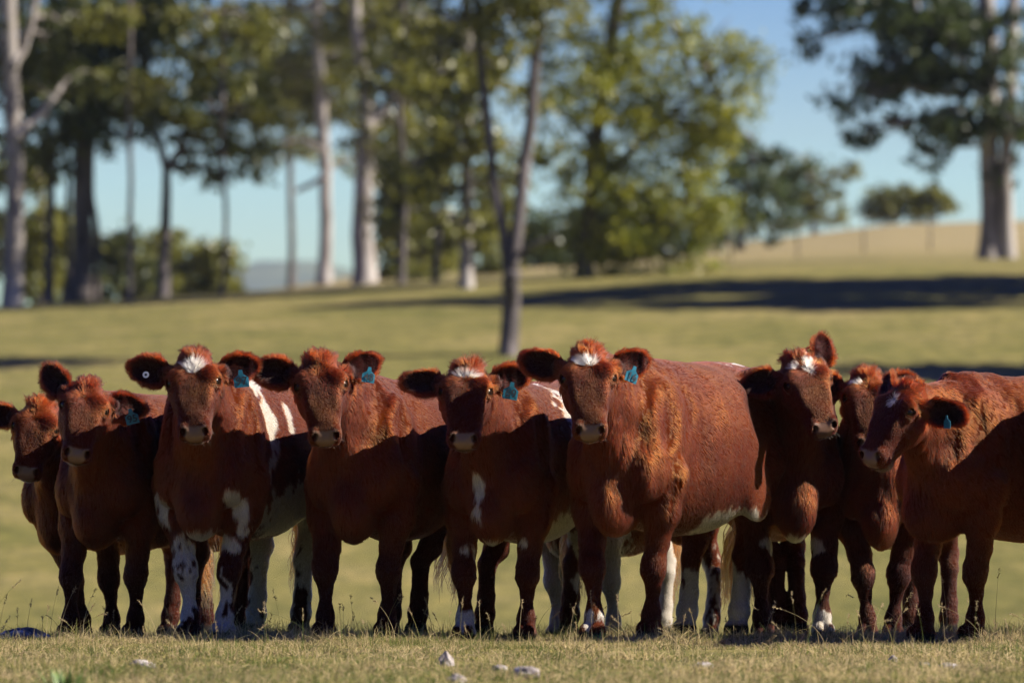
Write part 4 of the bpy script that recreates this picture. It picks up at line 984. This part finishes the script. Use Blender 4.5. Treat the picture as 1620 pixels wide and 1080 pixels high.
# ------------------------------------------------------------------ grass
def grass_mat(name):
    m, nt, b = nodes(name); a = attr_node(nt, 'tint')
    nt.links.new(a.outputs['Color'], b.inputs['Base Color']); b.inputs['Roughness'].default_value = .6; b.inputs['Specular IOR Level'].default_value = .25
    tr = nt.nodes.new('ShaderNodeBsdfTranslucent'); nt.links.new(a.outputs['Color'], tr.inputs[0])
    ms = nt.nodes.new('ShaderNodeMixShader'); ms.inputs[0].default_value = .35
    nt.links.new(b.outputs[0], ms.inputs[1]); nt.links.new(tr.outputs[0], ms.inputs[2]); nt.links.new(ms.outputs[0], nt.nodes['Material Output'].inputs[0])
    return m
m_grass = grass_mat('grass_blade')
rng = np.random.default_rng(5)
def blades(n, x0, x1, y0, y1, h0, h1, r0, straw, lean=.5, k=4, clump=True):
    x = rng.uniform(x0, x1, n * 2); y = rng.uniform(y0, y1, n * 2)
    P = np.stack([x, y, 0 * x], 1); f_ = fbm(P, 3.2, 71, 3)
    f2 = noise(P, 14, 72); keep = rng.random(2 * n) < np.clip(.45 + f_ * (1.2 if clump else .2) + f2 * (.45 if clump else 0), .06, 1); x, y, f_ = x[keep][:n], y[keep][:n], f_[keep][:n]; n = len(x)
    z_ = ground(x, y)
    hgt = rng.uniform(h0, h1, n) * (.75 + .6 * np.clip(f_ + .3, 0, 1)) * (.7 + .3 * rng.random(n))
    a = rng.uniform(0, 2 * pi, n); ln = np.abs(rng.normal(0, lean, n))
    D = np.stack([np.cos(a), np.sin(a), 0 * a], 1)
    t = np.linspace(0, 1, k)
    pts = np.stack([x, y, z_ - .006], 1)[:, None] + D[:, None] * (ln * hgt)[:, None, None] * (t ** 1.8)[None, :, None]
    pts[:, :, 2] += hgt[:, None] * (t[None] - .25 * np.minimum(ln, 1.6)[:, None] * t[None] ** 2)
    st = rng.random(n) < np.clip(straw + .35 * fbm(np.stack([x, y, 0 * x], 1), 1.3, 90, 2), .05, .97)
    S1 = np.array([.50, .385, .19]); S2 = np.array([.12, .15, .03]); S3 = np.array([.29, .25, .08])
    gp = fbm(np.stack([x, y, 0 * x], 1), 2.1, 123, 2)[:, None]; st = st & (rng.random(n) > np.clip(gp[:, 0] * 1.6, 0, .9))
    c = np.where(st[:, None], S1, np.where(rng.random((n, 1)) < .5, S2, S3)) * (.35 + .95 * rng.random((n, 1))) * (1 + .35 * np.clip(f_, -1, 1))[:, None]
    r = r0 * np.linspace(1, .15, k)[None] * (.7 + .6 * rng.random((n, 1)))
    return pts, r, c
P1 = [blades(80000, -3.6, 3.6, -1.6, 1.6, .018, .05, .0015, .60, .8), blades(60000, -3.6, 3.6, -8.5, -1.6, .018, .06, .0022, .60, .9),
      blades(9000, -3.6, 3.6, -.9, 1.4, .04, .105, .0014, .6, .7), blades(2500, -3.4, 3.4, -8, -1.0, .05, .09, .0018, .6, .5)]
gP = np.concatenate([p[0] for p in P1]); gR = np.concatenate([np.broadcast_to(p[1], p[0].shape[:2]) for p in P1]); gC = np.concatenate([p[2] for p in P1])
tag(curves_obj('grass', gP, gR, gC, m_grass), kind='stuff')
p_, r_, c_ = blades(170, -3.2, 3.2, -2.4, 1.4, .14, .34, .0013, .8, .55, 9, False)
tag(curves_obj('dry_grass_stalks', p_, r_, c_, m_grass), kind='stuff')
# seed heads on the taller stalks
tip = p_[:, -1]; dirt = p_[:, -1] - p_[:, -2]; dirt /= np.linalg.norm(dirt, axis=1)[:, None]
k_ = 16; q0 = np.repeat(tip, k_, 0) - np.repeat(dirt, k_, 0) * rng.uniform(0, .05, (len(tip) * k_, 1)); dd = rng.standard_normal((len(q0), 3)) * .6 + np.repeat(dirt, k_, 0)
dd /= np.linalg.norm(dd, axis=1)[:, None]
tag(curves_obj('seed_heads', np.stack([q0, q0 + dd * .006, q0 + dd * .012], 1), np.array([.0006, .0011, .0003])[None], np.tile([.36, .27, .14], (len(q0), 1)), m_grass), kind='stuff')
# green weed tuft close to the camera at the lower left
def weed(px, py_, Y, n, hgt, label, spread=.07, col=(.10, .17, .025), stuff=False):
    X, _ = W(px, py_, Y); z_ = float(ground(X, Y)); a = rng.uniform(0, 2 * pi, n); ln = rng.uniform(.2, 1.1, n); h_ = hgt * rng.uniform(.5, 1, n)
    D = np.stack([np.cos(a), np.sin(a)], 1); V = []; Fc = []
    for i_ in range(n):
        b0 = np.array([D[i_, 0], D[i_, 1], 0]) * rng.uniform(0, spread); sdv = np.array([-D[i_, 1], D[i_, 0], 0]) * .0045
        prev = len(V)
        for t in (0, .35, .7, 1):
            c = b0 + np.array([D[i_, 0], D[i_, 1], 0]) * ln[i_] * h_[i_] * t ** 1.7 * .7 + np.array([0, 0, h_[i_] * t - .02])
            wd = (1 - t) ** .6 + .05
            V += [c - sdv * wd, c + sdv * wd]
        for j in range(3): Fc.append((prev + 2 * j, prev + 2 * j + 1, prev + 2 * j + 3, prev + 2 * j + 2))
    me = mesh_np('weed', np.array(V), np.array(Fc)); m, nt, b = nodes('weed_leaf'); b.inputs['Base Color'].default_value = (*col, 1); b.inputs['Roughness'].default_value = .5
    o = link('weed', me, m); o.location = (X, Y, z_); tag(o, kind='stuff') if stuff else tag(o, label, 'weed')
weed(105, 1075, -6.6, 130, .12, 'out of focus green weed tuft in the lower left corner', .10)
weed(945, 1000, -.5, 60, .075, 'small fresh green grass tuft beside the front hoof of the large cow', .04, (.13, .22, .03))
weed(1068, 1010, -.7, 70, .05, 'low dark green weed patch in front of the large cow', .12, (.06, .11, .03), True)
# ------------------------------------------------------------------ stones
def stone_mat(name, c0, c1, c2):
    m, nt, b = nodes(name); n = tex_noise(nt, 22, 6, .7); r = ramp(nt, n.outputs[0], [(.35, c0), (.52, c1), (.62, c2)])
    nt.links.new(r.outputs[0], b.inputs['Base Color']); b.inputs['Roughness'].default_value = .9; add_bump(nt, b, n.outputs[0], .8, .01); return m
m_pale = stone_mat('pale_stone', (.13, .105, .09), (.27, .23, .205), (.42, .38, .35)); m_lich = stone_mat('lichen_stone', (.035, .04, .04), (.10, .11, .11), (.5, .5, .47))
def stone(px, py_, Y, sx, sy, sz, mat, label, seed):
    X, _ = W(px, py_, Y); me = sphere_mesh('stone', 30, 18); v = np.array([q.co for q in me.vertices])
    v = v * (1 + .42 * fbm(v, 1.5, seed, 4) + .10 * fbm(v, 6, seed, 2))[:, None]
    v = v * np.array([sx, sy, sz]); me.vertices.foreach_set('co', v.astype(np.float32).ravel()); me.update()
    o = link('stone', me, mat); o.location = (X, Y, float(ground(X, Y)) + sz * .30); o.rotation_euler[2] = seed; tag(o, label, 'stone', 'stones lying in the grass'); return o
stone(36, 1015, -.15, .11, .08, .045, m_lich, 'dark flat stone with white lichen at the left edge by the hooves', 3)
stone(222, 1050, -3.7, .045, .04, .026, m_pale, 'pale stone in the blurred grass at lower left', 4)
stone(236, 1056, -3.9, .03, .03, .018, m_pale, 'smaller pale stone just right of the lower left one', 5)
stone(706, 1044, -3.5, .028, .03, .036, m_pale, 'upright pinkish stone below the cow with tag 69', 6)
stone(790, 1052, -4.2, .03, .03, .022, m_pale, 'small pale stone left of the biggest foreground one', 7)
stone(832, 1064, -4.9, .075, .05, .032, m_pale, 'biggest pale stone at the bottom centre', 8)
stone(722, 1070, -5.4, .035, .03, .022, m_pale, 'pale stone at the bottom edge left of centre', 9)
stone(1112, 1055, -4.0, .045, .04, .022, m_pale, 'pale stone below the hind legs of the large cow', 10)
stone(1412, 1040, -3.0, .022, .02, .018, m_pale, 'tiny pale stone in the right foreground grass', 11)
stone(1462, 1048, -3.6, .035, .03, .018, m_lich, 'grey stone beside the tiny pale one at right', 12)
stone(1500, 1054, -4.0, .04, .03, .018, m_pale, 'flat pale stone rightmost in the foreground', 13)
# ------------------------------------------------------------------ air
if not globals().get('SKIP_HAZE'):
    hm = bpy.data.meshes.new('haze'); x0, x1, y0, y1, z0, z1 = -6500, 6500, -300, 6200, -60, 330
    hm.from_pydata([(x, y, z_) for z_ in (z0, z1) for y in (y0, y1) for x in (x0, x1)], [], [(0, 2, 3, 1), (4, 5, 7, 6), (0, 1, 5, 4), (2, 6, 7, 3), (0, 4, 6, 2), (1, 3, 7, 5)]); hm.update()
    m = bpy.data.materials.new('air'); m.use_nodes = True; nt = m.node_tree; nt.nodes.remove(nt.nodes['Principled BSDF'])
    pv = nt.nodes.new('ShaderNodeVolumePrincipled'); pv.inputs['Color'].default_value = (.72, .86, 1, 1); pv.inputs['Density'].default_value = .00006; pv.inputs['Anisotropy'].default_value = .1
    nt.links.new(pv.outputs[0], nt.nodes['Material Output'].inputs['Volume'])
    tag(link('haze', hm, m), kind='stuff')
print('done', round(time.time() - T0, 1), flush=True)
